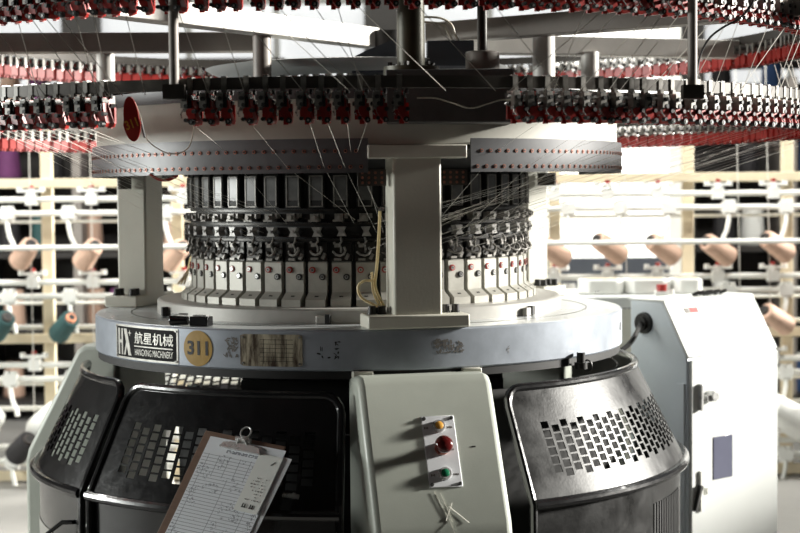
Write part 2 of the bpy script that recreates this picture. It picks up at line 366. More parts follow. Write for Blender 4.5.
# ink stamps and scratches on the rim
def blotch(px, py, wd, ht, k, mt, sz):
    ph = phi_of(px, RP, ZP-0.05); b = MB(); rng = random.Random(int(px))
    zz = ZP-0.05-(py-351)/418.0
    for i in range(k):
        u, v_ = rng.uniform(-wd/2, wd/2), rng.uniform(-ht/2, ht/2); a = rng.uniform(0, PI); s1, s2 = sz*rng.uniform(.5, 1.6), sz*rng.uniform(.2, .5)
        pts = [(s1*math.cos(t), s2*math.sin(t)) for t in (0, .9, 2.0, 3.1, 4.2, 5.3)]
        pts = [(u+x*math.cos(a)-y*math.sin(a), v_+x*math.sin(a)+y*math.cos(a), 0) for x, y in pts]
        b.add(pts, [tuple(range(6))])
    o = rim_piece('ink_mark', b.mesh('ink_mark', mt), pl, ph, zz, lift=0.0006); return o
blotch(329, 354, 0.050, 0.030, 16, 'ink', 0.0045)
blotch(338, 343, 0.014, 0.010, 4, 'ink', 0.004)
blotch(449, 349, 0.075, 0.032, 60, 'brownink', 0.0055)
blotch(231, 349, 0.035, 0.045, 45, 'brownink', 0.005)
blotch(508, 357, 0.006, 0.022, 5, 'brownink', 0.003)
blotch(597, 303, 0.03, 0.004, 7, 'ink', 0.003)

# rotating base ring that carries the cam boxes
MB().lathe([(0.46, ZP), (0.574, ZP), (0.574, ZP+0.033), (0.568, ZP+0.037), (0.46, ZP+0.037)], 140).build('base_ring', 'ringgrey', mach)
MB().lathe([(0.10, ZP-0.02), (0.455, ZP-0.02), (0.462, 1.0), (0.462, 1.335), (0.10, 1.335)], 96).build('needle_cylinder', 'blackmat', mach)
rail = MB()
for z in (1.234, 1.199, 1.158): rail.lathe([(0.455, z-0.003), (0.478, z-0.003), (0.478, z+0.003), (0.455, z+0.003)], 96)
rail.build('guide_rails', 'darkm', mach)
# little stop blocks on the base ring
for px, py in ((165, 309), (323, 320), (527, 311)):
    a = phi_of(px, 0.58, ZP+0.02); blk = MB().box((0, 0, 0.011), (0.034, 0.014, 0.022)).build('stop_block', 'ringgrey', mach, pol(0.583, a, ZP), R(a), bevel=0.002)
    MB().box((0.013, -0.002, 0.013), (0.012, 0.016, 0.024)).build('stop_screw', 'blackmat', blk)

# cam boxes, each with two bolts
NS = 48
cw = 2*PI*0.478/NS-0.013; fw = 2*PI*0.505/NS-0.014
def cam_mesh():
    b = MB()
    prof = [(0.450, 0.987), (0.505, 0.987), (0.505, 1.005), (0.480, 1.021), (0.478, 1.024), (0.478, 1.099), (0.475, 1.102), (0.450, 1.102)]
    n = len(prof); vs = []
    for s in (-1, 1):
        for r_, z in prof:
            wd = (cw+(fw-cw)*max(0, (r_-0.478)/0.027))/2
            vs.append((s*wd, -(r_-0.478), z))
    fs = [(i, (i+1) % n, n+(i+1) % n, n+i) for i in range(n)]+[tuple(range(n)), tuple(range(2*n-1, n-1, -1))]
    b.add(vs, fs); return b.mesh('cam_box', 'cam')
cam_me = cam_mesh()
def bolt_mesh(ringmat):
    me = MB().cyl((0, 0, 0), (0, -0.003, 0), 0.0085, 0.0080, 16).mesh('bolt', ringmat)
    return me
redbolt = bolt_mesh('red'); blkbolt = bolt_mesh('rubber')
head_me = MB().cyl((0, -0.003, 0), (0, -0.0042, 0), 0.0052, n=12).mesh('bolt_head', 'silver')
dot_me = MB().cyl((0, -0.0042, 0), (0, -0.0046, 0), 0.0022, n=6).mesh('bolt_socket', 'ink')
mark_me = MB().box((0, 0, 0), (0.010, 0.005, 0.0006)).mesh('engraved_mark', 'ink')
# selector, actuator and yarn finger of each station
sel_me = MB().box((0, 0.003, 1.286), (0.043, 0.024, 0.090)).mesh('selector_box', 'blackmat')
selp = MB()
for x in (-0.0165, 0.0165): selp.box((x, -0.0105, 1.284), (0.003, 0.004, 0.080))
for z in (1.2445, 1.3225): selp.box((0, -0.0105, z), (0.036, 0.004, 0.003))
selp = selp.mesh('selector_frame', 'feedm')
selq = MB().box((0, -0.0098, 1.290), (0.029, 0.002, 0.060)).mesh('selector_plate', 'selm')
sell = MB().box((0, -0.0098, 1.253), (0.028, 0.003, 0.009)).mesh('selector_label', 'blackmat')
act_me = MB().box((-0.004, -0.006, 1.216), (0.022, 0.026, 0.020)).box((0.014, -0.004, 1.220), (0.008, 0.02, 0.012)).cyl((-0.004, -0.019, 1.216), (-0.004, -0.026, 1.216), 0.006, n=8).box((-0.017, -0.012, 1.208), (0.006, 0.014, 0.006)).mesh('actuator_block', 'feedm')
bow_me = MB().prism([(-0.013, 1.192), (0.011, 1.192), (0.006, 1.181), (0.013, 1.168), (-0.011, 1.168), (-0.006, 1.180)], 'y', -0.022, 0.0).cyl((0.0, -0.022, 1.180), (0.0, -0.025, 1.180), 0.004, n=8).mesh('guide_block', 'guideb')
def finger_mesh():
    b = MB()
    b.tube([(-0.020, -0.006, 1.128), (-0.012, -0.018, 1.121), (0.000, -0.024, 1.118), (0.009, -0.026, 1.122), (0.014, -0.022, 1.131), (0.010, -0.014, 1.139)], 0.0032, 6)
    b.tube([(0.000, -0.008, 1.165), (0.003, -0.016, 1.155), (-0.002, -0.018, 1.146), (0.002, -0.014, 1.136), (0.000, -0.010, 1.126)], 0.0030, 6)
    b.box((-0.010, -0.008, 1.144), (0.012, 0.016, 0.010)); b.box((0.017, -0.010, 1.115), (0.008, 0.012, 0.016), Matrix.Rotation(0.5, 3, 'Y'))
    b.box((-0.008, -0.012, 1.108), (0.018, 0.010, 0.006)); b.cyl((-0.016, -0.006, 1.150), (-0.016, -0.016, 1.150), 0.0035, n=7)
    return b.mesh('yarn_finger', 'feedm')
fin_me = finger_mesh()
finb_me = MB().box((0, 0.004, 1.130), (0.050, 0.020, 0.044)).box((0, 0.0, 1.106), (0.054, 0.014, 0.006)).mesh('finger_mount', 'darkm')
for i in range(NS):
    a = -4.0+360.0*i/NS
    if a > 180: a -= 360
    c = put('cam_box', cam_me, mach, pol(0.478, a, 0), R(a))
    if abs(a) < 118:
        for me, dx, dz in ((redbolt, -0.27, 0.083), (blkbolt, 0.26, 0.065)):
            put('bolt', me, c, (dx*cw, -0.0003, 0.99+dz+0.008)); put('bolt_head', head_me, c, (dx*cw, -0.0003, 0.99+dz+0.008)); put('bolt_socket', dot_me, c, (dx*cw, -0.0003, 0.99+dz+0.008))
        m_ = put('engraved_mark', mark_me, c, (0, -0.0135, 1.0137)); m_.rotation_euler = (R(32), 0, 0)
        s_ = put('selector_box', sel_me, mach, pol(0.474, a, 0), R(a)); put('selector_frame', selp, s_); put('selector_plate', selq, s_); put('selector_label', sell, s_)
        put('actuator_block', act_me, mach, pol(0.472, a, random.uniform(-.001, .001)), R(a+random.uniform(-.4, .4)))
        put('guide_block', bow_me, mach, pol(0.470, a+0.2, random.uniform(-.001, .001)), R(a))
        k = put('finger_mount', finb_me, mach, pol(0.466, a, 0), R(a)); put('yarn_finger', fin_me, k, (random.uniform(-.002, .002), 0, random.uniform(-.002, .002)))

# skirt, top disc and guide band
MB().lathe([(0.70, 1.395), (0.733, 1.395), (0.733, 1.505), (0.70, 1.505)], 140).build('skirt', 'skirt', mach)
MB().lathe([(0.30, 1.505), (0.742, 1.505), (0.742, 1.537), (0.30, 1.537)], 140).build('top_disc', 'band', mach)
MB().lathe([(0.44, 1.333), (0.70, 1.385), (0.70, 1.395), (0.44, 1.345)], 120).build('skirt_underside', 'blackmat', mach)
pL, pR = phi_of(368, RP, 1.37), phi_of(471, RP, 1.37)
ey_me = MB().cyl((0, 0.0, 0), (0, -0.0022, 0), 0.0048, 0.0044, 10).mesh('eyelet', 'brass')
eh_me = MB().cyl((0, -0.0020, 0), (0, -0.0027, 0), 0.0026, n=8).mesh('eyelet_hole', 'blackmat')
for a0, a1 in ((-128, pL), (pR, 116)):
    bnd = MB().lathe([(RP-0.004, 1.327), (RP, 1.327), (RP, 1.409), (RP-0.004, 1.409)], 80, a0, a1).build('guide_band', 'band', mach)
    k = 0
    for row, (z, off) in enumerate(((1.341, 0.0), (1.379, 0.9))):
        a = (a1 if a0 < 0 else a0); sgn = -1 if a0 < 0 else 1; a += sgn*(1.3+off)
        while abs(a) < 92:
            e = put('eyelet', ey_me, bnd, pol(RP, a, z), R(a)); put('eyelet_hole', eh_me, bnd, pol(RP, a, z), R(a)); a += sgn*1.93

# three support columns, each with foot, head and bolts
C0 = 12.6
for i, a in enumerate((C0, C0+120, C0-120)):
    cm = MB().box((0, 0.047, 1.165), (0.12, 0.094, 0.43)).build('support_column', 'cream', mach, pol(0.738, a, 0), R(a), bevel=0.006)
    MB().box((0, 0.042, ZP+0.0165), (0.252, 0.105, 0.033)).build('column_foot', 'cream', cm, bevel=0.004)
    MB().box((0, 0.030, 1.377), (0.245, 0.075, 0.033)).build('column_head', 'cream', cm, bevel=0.003)
    for x in (-0.105, -0.08, 0.08, 0.105):
        for y in ((0.02, 0.07) if i else (0.05,)):
            MB().cyl((x, y, ZP+0.033), (x, y, ZP+0.053), 0.0095, n=14).cyl((x, y, ZP+0.033), (x, y, ZP+0.037), 0.0115, n=14).build('foot_bolt', 'rubber', cm)
    for s in (-1, 1):                      # perforated ceramic eyelet blocks beside the head
        eb = MB().box((s*0.102, 0.05, 1.315), (0.070, 0.008, 0.040)).build('eyelet_block', 'barm', cm)
        for u in range(4):
            for v_ in range(3):
                o = put('eyelet', ey_me, cm, (s*0.102-0.024+u*0.016, 0.046, 1.303+v_*0.012)); o.scale = (0.75, 1, 0.75)
# yellow cables beside the front column
def cable(name, pts, r, mt, parent=mach, n=6, k=5):
    P = [Vector(p) for p in pts]; out = []
    for i in range(len(P)-1):
        p0, p1, p2, p3 = P[max(i-1, 0)], P[i], P[i+1], P[min(i+2, len(P)-1)]
        for j in range(k):
            t = j/k; out.append(0.5*((2*p1)+(p2-p0)*t+(2*p0-5*p1+4*p2-p3)*t*t+(3*p1-p0-3*p2+p3)*t**3))
    out.append(P[-1]); return MB().tube(out, r, n).build(name, mt, parent)
YC = -0.66
cable('cable', [at(x, y, YC) for x, y in ((380, 210), (379, 235), (377, 265), (375, 285), (379, 297), (385, 308))], 0.0040, 'cable')
cable('cable', [at(x, y, YC-0.01) for x, y in ((374, 281), (364, 281), (358, 287), (361, 297), (372, 304), (384, 309))], 0.0034, 'cable')
cable('cable', [at(x, y, YC-0.005) for x, y in ((372, 272), (373, 290), (378, 303), (383, 309))], 0.0032, 'cable')
MB().box(at(381, 209, YC), (0.018, 0.012, 0.010)).build('cable_clip', 'silver', mach)
MB().box(at(379, 311, YC), (0.03, 0.03, 0.02)).build('cable_gland', 'rubber', mach, bevel=0.002)
for k in range(3): cable('cable', [at(178+k*3, 284, 0.25)+Vector((0, 0, 0)), at(184+k*2, 276-k*2, 0.2), at(190, 266-k*3, 0.1), at(193, 258-k*2, 0.05)], 0.003, 'cable')
cable('red_hose', [at(x, y, -0.55) for x, y in ((150, 174), (158, 179), (168, 180), (178, 175))], 0.004, 'red')
# black shuttle like tool parts lying on the plate
tl = MB().cyl((-0.052, 0, 0.012), (-0.004, 0.005, 0.012), 0.013, 0.011, 12).box((0.034, 0.002, 0.012), (0.052, 0.03, 0.024)).cyl((-0.03, -0.004, 0.026), (-0.03, -0.004, 0.031), 0.005, n=8)
tool = tl.build('clamp_tool', 'black', None, (at(190, 318, -0.56).x, -0.585, ZP+0.0005), R(-22), bevel=0.003); tag(tool, 'small black metal clamp lying on the steel bed plate', 'clamp')
MB().tube([(-0.045, -0.006, 0.027), (-0.02, -0.012, 0.030), (0.0, -0.004, 0.028)], 0.003, 6).build('clamp_lever', 'chrome', tool)
MB().box((0.034, 0.002, 0.026), (0.036, 0.016, 0.003)).build('clamp_plate', 'chrome', tool)
# oil fitting hanging below the plate, right
ft = at(581, 364, -0.50); fo = MB().cyl(ft+Vector((0, 0, 0.03)), ft+Vector((0, 0, -0.012)), 0.011, n=14).cyl(ft+Vector((0, 0, 0.004)), ft+Vector((0, 0, -0.012)), 0.017, n=14).build('oil_fitting', 'rubber', mach)
MB().tube([ft+Vector((0.016+0.012*math.cos(t), 0, -0.004+0.014*math.sin(t))) for t in [k*2*PI/12 for k in range(12)]], 0.0022, 6, True).build('fitting_ring', 'rubber', mach)
sl = pol(RP+0.0004, phi_of(620, RP, 0.9), 0.905)
MB().box((0, 0, 0), (0.012, 0.002, 0.022)).build('rim_slot', 'ink', pl, sl, R(phi_of(620, RP, 0.9)))

# ------------------------------------------------------------------ legs and their covers
legs = []
LW = 0.325
for i, a in enumerate((C0-0.3, C0+120, C0-120)):
    prof = [(-0.69, 0.842), (-0.800, 0.842), (-0.826, 0.825), (-0.995, 0.525), (-1.004, 0.49), (-1.004, 0.0), (-0.69, 0.0)]
    b = MB().prism(prof, 'x', -LW/2, LW/2)
    lg = b.build('leg_cover', 'casting', mach, (0, 0, 0), R(a), bevel=0.016, seg=4); legs.append(lg)
    for s in (-1, 1): MB().box((s*0.135, -0.70, 0.842), (0.05, 0.09, 0.016)).build('mounting_tab', 'cream', lg, bevel=0.003)
# control panel on the front leg
lg = legs[0]; la = R(C0-0.3)
LM = Matrix.Rotation(la, 4, 'Z')
d = Vector((0, -(0.995-0.826), 0.525-0.825)).normalized()     # down the slope
nrm = Vector((1, 0, 0)).cross(-d); nrm = nrm if nrm.y < 0 else -nrm
P0 = Vector((0, -0.826, 0.825))
hit = LM.inverted() @ on_plane(441.5, 451.5, LM @ P0, LM.to_3x3() @ nrm)
FR = Matrix((Vector((1, 0, 0)), -d, nrm)).transposed()
cp = put('control_plate', MB().box((0, 0, 0.0015), (0.079, 0.176, 0.003)).mesh('control_plate', 'paperw'), lg, hit, None, 0.0015)
cp.rotation_euler = FR.to_euler(); cp['label'] = 'white control plate with amber, red and green buttons'
for x in (-0.033, 0.033):
    for y in (-0.081, 0.081): MB().cyl((x, y, 0.003), (x, y, 0.006), 0.0042, n=10).build('plate_screw', 'ink', cp)
def button(y, cap, r, tall, name):
    MB().cyl((0, y, 0.003), (0, y, 0.008), r+0.0045, n=24).cyl((0, y, 0.008), (0, y, 0.012), r+0.003, n=24).build('button_collar', 'chrome', cp)
    b = MB().cyl((0, y, 0.006), (0, y, tall), r, n=24)
    vs = []
    for k in range(5):
        t = k/4*PI/2; vs.append((r*math.cos(t), tall+0.004*math.sin(t)))
    b.v += []; 
    rings = []
    base = len(b.v)
    for rr, z in vs: b.v += [(rr*math.cos(2*PI*i/24), y+rr*math.sin(2*PI*i/24), z) for i in range(24)]
    for k in range(4): b.f += [(base+k*24+i, base+k*24+(i+1) % 24, base+(k+1)*24+(i+1) % 24, base+(k+1)*24+i) for i in range(24)]
    return b.build(name, cap, cp)
button(0.061, 'amber', 0.0105, 0.011, 'amber_button')
button(-0.056, 'green', 0.0105, 0.011, 'green_button')
b = MB(); prof = [(0.012, 0.003), (0.012, 0.018), (0.019, 0.024), (0.0215, 0.031), (0.020, 0.038), (0.0155, 0.043), (0.008, 0.0455), (0.0005, 0.046)]
vs = []
for i in range(28): vs += [(r_*math.cos(2*PI*i/28), 0.006+r_*math.sin(2*PI*i/28), z) for r_, z in prof]
m_ = len(prof); b.add(vs, [(i*m_+j, ((i+1) % 28)*m_+j, ((i+1) % 28)*m_+j+1, i*m_+j+1) for i in range(28) for j in range(m_-1)])
b.build('emergency_stop_button', 'mush', cp)
MB().cyl((0, 0.006, 0.003), (0, 0.006, 0.010), 0.0165, n=24).build('button_collar', 'brass', cp)
for x, y, k in ((-0.028, 0.058, 3), (0.026, 0.058, 4), (0.030, 0.003, 2), (-0.026, -0.058, 3), (0.027, -0.058, 4)):
    for j in range(k): MB().box((x-0.0055+j*0.0035, y, 0.0031), (0.0022, 0.005-0.001*(j % 2), 0.0004)).build('legend_mark', 'brownink', cp)
dk = LM.inverted() @ on_plane(473.5, 446.5, LM @ P0, LM.to_3x3() @ nrm)
o = MB().box((0, 0, 0.0005), (0.010, 0.003, 0.001)).build('paint_chip', 'ink', lg, dk); o.rotation_euler = FR.to_euler()
# loose white yarn ends stuck on the leg cover
for k, pts in enumerate((((434, 492), (441, 506), (449, 520), (455, 534)), ((440, 493), (447, 509), (452, 522)), ((449, 507), (458, 514), (469, 523)), ((452, 503), (449, 512), (446, 521)))):
    P = [on_plane(x, y, LM @ P0, LM.to_3x3() @ nrm)+(LM.to_3x3() @ nrm)*0.002 for x, y in pts]
    t_ = MB().tube(P, 0.0007, 3).build('loose_yarn_end', 'thread'); tag(t_, 'loose white yarn end stuck to the leg cover below the buttons', 'yarn', 'loose yarn ends below the control plate')

# ------------------------------------------------------------------ perforated guards
GT, GB = (0.782, 0.797), (0.914, 0.534)
def gpt(a, s, lift=0.0): return pol(GT[0]+(GB[0]-GT[0])*s+lift, a, GT[1]+(GB[1]-GT[1])*s)
def perforated(a0, a1, h0, h1, ncol, nrow, sa=0.30, sb=0.80, corner=3.2, rnd=(True, True)):
    b = MB()
    def strip(u0, u1, s0, s1, ns):
        vs = [gpt(u, s0+(s1-s0)*k/ns) for k in range(ns+1) for u in (u0, u1)]
        b.add(vs, [(2*k, 2*k+1, 2*k+3, 2*k+2) for k in range(ns)])
    def stop(u):
        e = 0.0
        if rnd[0]: e = max(e, corner-(u-a0))
        if rnd[1]: e = max(e, corner-(a1-u))
        return 0.16*(1-math.sqrt(max(0, 1-(e/corner)**2))) if e > 0 else 0.0
    def border(u0, u1, n):
        for k in range(n):
            x0, x1 = u0+(u1-u0)*k/n, u0+(u1-u0)*(k+1)/n
            vs = []
            for j in range(9):
                vs += [gpt(x0, stop(x0)+(1-stop(x0))*j/8), gpt(x1, stop(x1)+(1-stop(x1))*j/8)]
            b.add(vs, [(2*j, 2*j+1, 2*j+3, 2*j+2) for j in range(8)])
    border(a0, h0, max(4, int((h0-a0)/0.8))); border(h1, a1, max(4, int((a1-h1)/0.8)))
    pu = (h1-h0)/ncol; bu = pu*0.26; pv = (sb-sa)/(nrow+0.5); bv = pv*0.20
    for i in range(ncol):
        u0 = h0+i*pu; u1 = u0+bu; u2 = u0+pu
        strip(u0, u1, sa, sb, 6)
        off = (i % 2)*0.5*pv
        ys = [sa+off+j*pv for j in range(nrow+1)]
        strip(u1, u2, sa, ys[0]+bv, 1)
        for j in range(1, nrow): strip(u1, u2, ys[j], ys[j]+bv, 1)
        strip(u1, u2, ys[nrow], sb, 1)
        for x0, x1 in ((u0, u1), (u1, u2)):
            vs = []
            t0, t1 = stop(x0), stop(x1)
            for j in range(4): vs += [gpt(x0, t0+(sa-t0)*j/3), gpt(x1, t1+(sa-t1)*j/3)]
            b.add(vs, [(2*j, 2*j+1, 2*j+3, 2*j+2) for j in range(3)])
            strip(x0, x1, sb, 1.0, 3)
    me = bpy.data.meshes.new('perforated_guard'); me.from_pydata(b.v, [], b.f)
    bm = bmesh.new(); bm.from_mesh(me); bmesh.ops.remove_doubles(bm, verts=bm.verts, dist=1e-5); bmesh.ops.recalc_face_normals(bm, faces=bm.faces); bm.to_mesh(me); bm.free()
    me.materials.append(M['guard']); me.shade_smooth(); return me
def guard(a0, a1, h0, h1, ncol, nrow, rnd=(True, True), label=None, mt='black', skirt=True):
    o = put('perforated_guard', perforated(a0, a1, h0, h1, ncol, nrow, rnd=rnd), mach)
    o.data.materials.clear(); o.data.materials.append(M[mt])
    so = o.modifiers.new('thick', 'SOLIDIFY'); so.thickness = 0.003; so.offset = 0
    es = o.modifiers.new('crisp', 'EDGE_SPLIT'); es.split_angle = R(35)
    if label: o['label'] = label
    cr = 3.2; path = [pol(GB[0]+0.004, a0, 0.03)]+[gpt(a0, 1-0.84*k/8) for k in range(9)]
    path += [gpt(a0+cr*(1-math.cos(t)), 0.16*(1-math.sin(t))) for t in (0.35, 0.8, 1.2)]
    path += [gpt(a0+cr+(a1-a0-2*cr)*k/36, 0) for k in range(37)]
    path += [gpt(a1-cr*(1-math.cos(t)), 0.16*(1-math.sin(t))) for t in (1.2, 0.8, 0.35)]
    path += [gpt(a1, 0.16+0.84*k/8) for k in range(9)]+[pol(GB[0]+0.004, a1, 0.03)]
    MB().tube(path, 0.0105, 10).build('rim_tube', 'black', o)
    MB().tube([pol(GB[0]+0.006, a0+(a1-a0)*k/48, GB[1]) for k in range(49)], 0.0125, 10).build('lower_rim', 'black', o)
    if not skirt: return o
    MB().lathe([(0.902, 0.03), (0.906, 0.03), (0.906, GB[1]), (0.902, GB[1])], 48, a0, a1).build('lower_skirt', mt, o)
    return o
GC = guard(-46.2, -1.8, -42, -6, 15, 6, label='dark front guard that the clipboard leans on')
GL = guard(-92.5, -48.6, -86, -53, 13, 6)
GR = guard(28.0, 112, 33, 106, 34, 6, label='glossy worn black guard between front leg and control cabinet', mt='guard')
GK = guard(147, 239, 153, 233, 34, 6, skirt=False)
# vent slots in the right lower skirt
for k in range(14):
    a = 58+k*1.15; MB().box((0, 0, 0), (0.008, 0.003, 0.14)).build('vent_slot', 'blackmat', GR, pol(0.907, a, 0.40), R(a))
# the little latch beside the clipboard, and the wide handle on the left guard
pg = on_plane(291, 495, gpt(-14, 0.5), pol(1, -14, 0.5).normalized())
o = MB().cyl((-0.02, 0, 0), (0.02, 0, -0.004), 0.006, n=10).cyl((0.004, 0, -0.001), (0.010, 0, -0.002), 0.008, n=10).build('guard_latch', 'silver', GC, pg, R(-14))
hp = gpt(-56, 1.0)+pol(0.012, -56, -0.115)
MB().tube([hp+Vector((-0.02, 0, -0.06)), hp+Vector((-0.02, -0.02, 0.0)), hp+Vector((0.02, -0.03, 0.03)), hp+Vector((0.05, -0.04, 0.032))], 0.006, 8).build('guard_handle', 'black', GL)
MB().lathe([(0.9065, 0.05), (0.908, 0.05), (0.908, 0.40), (0.9065, 0.40)], 12, -80, -62).build('skirt_label', 'ringgrey', GL)
# interior: unseen shrouds, take-down frame and roll added to keep guard holes dark
MB().lathe([(0.50, 0.03), (0.52, 0.03), (0.52, 0.66), (0.50, 0.66)], 60).build('light_block_shroud', 'blackmat', mach)  # added drum, blocks light through the guards
MB().lathe([(0.73, 0.03), (0.735, 0.03), (0.735, 0.79), (0.73, 0.79)], 40, 26, 118).build('light_block_shroud', 'blackmat', mach)  # added liner, blocks light behind the right guard
tk = MB()
for x in (-0.30, 0.38): tk.box((x, 0.06, 0.52), (0.03, 0.55, 0.62))
tk.box((0.04, -0.30, 0.60), (0.70, 0.05, 0.36)); tk.box((0.04, 0.30, 0.66), (0.70, 0.05, 0.30)); tk.box((0.04, 0, 0.79), (0.70, 0.60, 0.03)); tk.box((0.04, 0, 0.19), (0.75, 0.60, 0.05))
tk.build('take_down_blocker', 'blackmat', mach)
MB().cyl((-0.28, 0, 0.45), (0.36, 0, 0.45), 0.20, n=40).build('cloth_roll_blocker', 'blackmat', mach)
MB().lathe([(0.30, 0.83), (0.74, 0.83), (0.74, 0.85), (0.30, 0.85)], 80).build('plate_underside', 'blackmat', mach)
# side strap with black clip between center guard and leg
a = 4.6; stp = MB().box((0, 0, 0), (0.022, 0.010, 0.20)).build('strap', 'casting', GC, pol(0.895, a, 0.60), R(a)); stp.rotation_euler = (R(-27), 0, R(a))
MB().box((0, -0.004, 0.10), (0.034, 0.016, 0.022)).build('strap_buckle', 'blackmat', stp, bevel=0.003)

# ------------------------------------------------------------------ upper structure
zl, zu, RR = 1.507, 1.742, 1.274
for z in (zl, zu):
    MB().lathe([(RR-0.006, z-0.0125), (RR+0.006, z-0.0125), (RR+0.006, z+0.0125), (RR-0.006, z+0.0125)], 200).build('feeder_ring', 'barm', mach)
# beam arms of the top frame
def beam(p0, p1, wd, ht, mt, name='frame_arm'):
    p0, p1 = Vector(p0), Vector(p1); dd = p1-p0; ang = math.atan2(dd.y, dd.x)
    b = MB().box((dd.xy.length/2, 0, 0), (dd.xy.length, wd, ht))
    return b.build(name, mt, mach, p0, ang, bevel=0.003)
ZB = 1.716
hub = MB().cyl((0.09, 0, 1.60), (0.09, 0, 1.735), 0.065, n=28).cyl((0.05, 0, 1.537), (0.05, 0, 1.60), 0.20, n=28).build('hub', 'box', mach)
def on_z(px, py, z):
    d = ray(px, py); return CAM+d*((z-CAM.z)/d.z)
def arm_px(a, b, mt, e0=0.0, e1=0.0, ht=0.056, z=ZB):
    p, q = on_z(*a, z), on_z(*b, z); d = (q-p).normalized(); beam(p-d*e0, q+d*e1, 0.06, ht, mt)
arm_px((185, 14.5), (346, 35), 'beaml', 0.5, 0.12)
arm_px((10, 43.5), (252, 42.5), 'beam', 0.1, 0.02)
arm_px((455, 32), (700, 13), 'beam', 0.08, 0.35)
arm_px((495, 45), (740, 50), 'beaml', 0.1, 0.4)
# white annular tray below the arms
MB().lathe([(0.26, 1.600), (0.40, 1.612), (0.43, 1.628), (0.40, 1.632), (0.26, 1.62)], 90).build('annular_tray', 'white', mach)
def post(px, y0, y1, Y, r, mt):
    p0, p1 = at(px, y0, Y), at(px, y1, Y); p1.x = p0.x; p1.y = p0.y
    return MB().cyl(p0, p1, r, n=20).build('frame_post', mt, mach)
post(174.5, 96, -30, -1.245, 0.0105, 'beam'); post(106, 90, 45, 0.10, 0.027, 'beaml'); post(262.5, 90, 22, -0.40, 0.024, 'beam')
post(544, 90, 30, -0.28, 0.030, 'beaml'); post(590, 90, 52, 0.30, 0.027, 'beaml'); post(692.5, 95, -30, -1.10, 0.0105, 'beam')
for px, Y in ((174.5, -1.27), (692.5, -1.13)): MB().box(at(px, 92, Y), (0.045, 0.03, 0.03)).build('post_bracket', 'barm', mach)
# dark drive box above the front column with column, flange and pipe
c0, c1 = at(386, 125, -0.78), at(514, 70, -0.78)
bx = MB().box(((c0.x+c1.x)/2, -0.60, (c0.z+c1.z)/2+0.004), (c1.x-c0.x, 0.36, c1.z-c0.z)).build('drive_box', 'box', mach, bevel=0.004)
tz = c1.z
q = at(411, 63, -0.62); MB().cyl((q.x, -0.62, tz), (q.x, -0.62, 2.3), 0.0345, n=28).build('main_column', 'olive', mach)
fl = MB().cyl((q.x, -0.62, tz), (q.x, -0.62, tz+0.022), 0.068, n=32).build('column_flange', 'olive', mach)
for k in range(6): MB().cyl((q.x+0.055*math.cos(k*PI/3+.3), -0.62+0.055*math.sin(k*PI/3+.3), tz+0.022), (q.x+0.055*math.cos(k*PI/3+.3), -0.62+0.055*math.sin(k*PI/3+.3), tz+0.032), 0.007, n=6).build('flange_bolt', 'rubber', fl)
q = at(482.5, 60, -0.62); MB().cyl((q.x, -0.62, tz), (q.x, -0.62, 2.3), 0.0125, n=20).build('drive_shaft', 'darkm', mach)
MB().cyl((q.x, -0.62, tz+0.008), (q.x, -0.62, tz+0.058), 0.042, n=32).build('shaft_housing', 'beam', mach, bevel=0.004)
MB().box((q.x, -0.62, tz+0.005), (0.14, 0.14, 0.010)).build('housing_plate', 'barm', mach)
p0, p1 = at(427, 66, -0.38), at(474, 40, -0.38)
MB().box(((p0.x+p1.x)/2, -0.33, (p0.z+p1.z)/2), (p1.x-p0.x, 0.1, p1.z-p0.z)).build('terminal_box', 'slate', mach, bevel=0.003)
p0, p1 = at(352, 73, -0.30), at(396, 46, -0.30)
MB().prism([(p0.x, p0.z), (p1.x, p0.z), (p1.x, p1.z+0.02), (p0.x+0.04, p1.z-0.01), (p0.x, p1.z-0.03)], 'y', -0.30, -0.15).build('terminal_box', 'slate', mach)
cable('lead', [at(x, y, -0.34) for x, y in ((424, 17), (440, 18), (451, 24), (455, 34), (458, 40))], 0.003, 'pcable')
cable('lead', [at(x, y, -0.34) for x, y in ((424, 22), (442, 24), (448, 32), (452, 40))], 0.003, 'pcable')
cable('sensor_lead', [at(x, y, -1.26) for x, y in ((417, 98), (435, 98), (452, 103), (470, 108), (487, 104), (500, 100), (511, 100))], 0.0014, 'pcable')
cable('lead', [at(x, y, -1.0) for x, y in ((697, 84), (699, 60), (708, 40), (722, 28), (740, 18), (752, 4), (756, -10))], 0.0025, 'rubber')
cable('lead', [at(x, y, -1.26) for x, y in ((316, 88), (314, 92), (318, 99), (324, 103), (330, 99), (331, 91), (326, 87))], 0.0013, 'pcable')
cable('lead', [at(x, y, -0.82) for x, y in ((135, 102), (141, 118), (146, 138), (160, 150), (175, 154), (188, 148), (193, 133), (193, 115))], 0.0014, 'pcable')
MB().tube([at(141, 121, -1.1), at(145, 138, -1.1)], 0.0028, 6).build('lead_plug', 'rubber', mach)

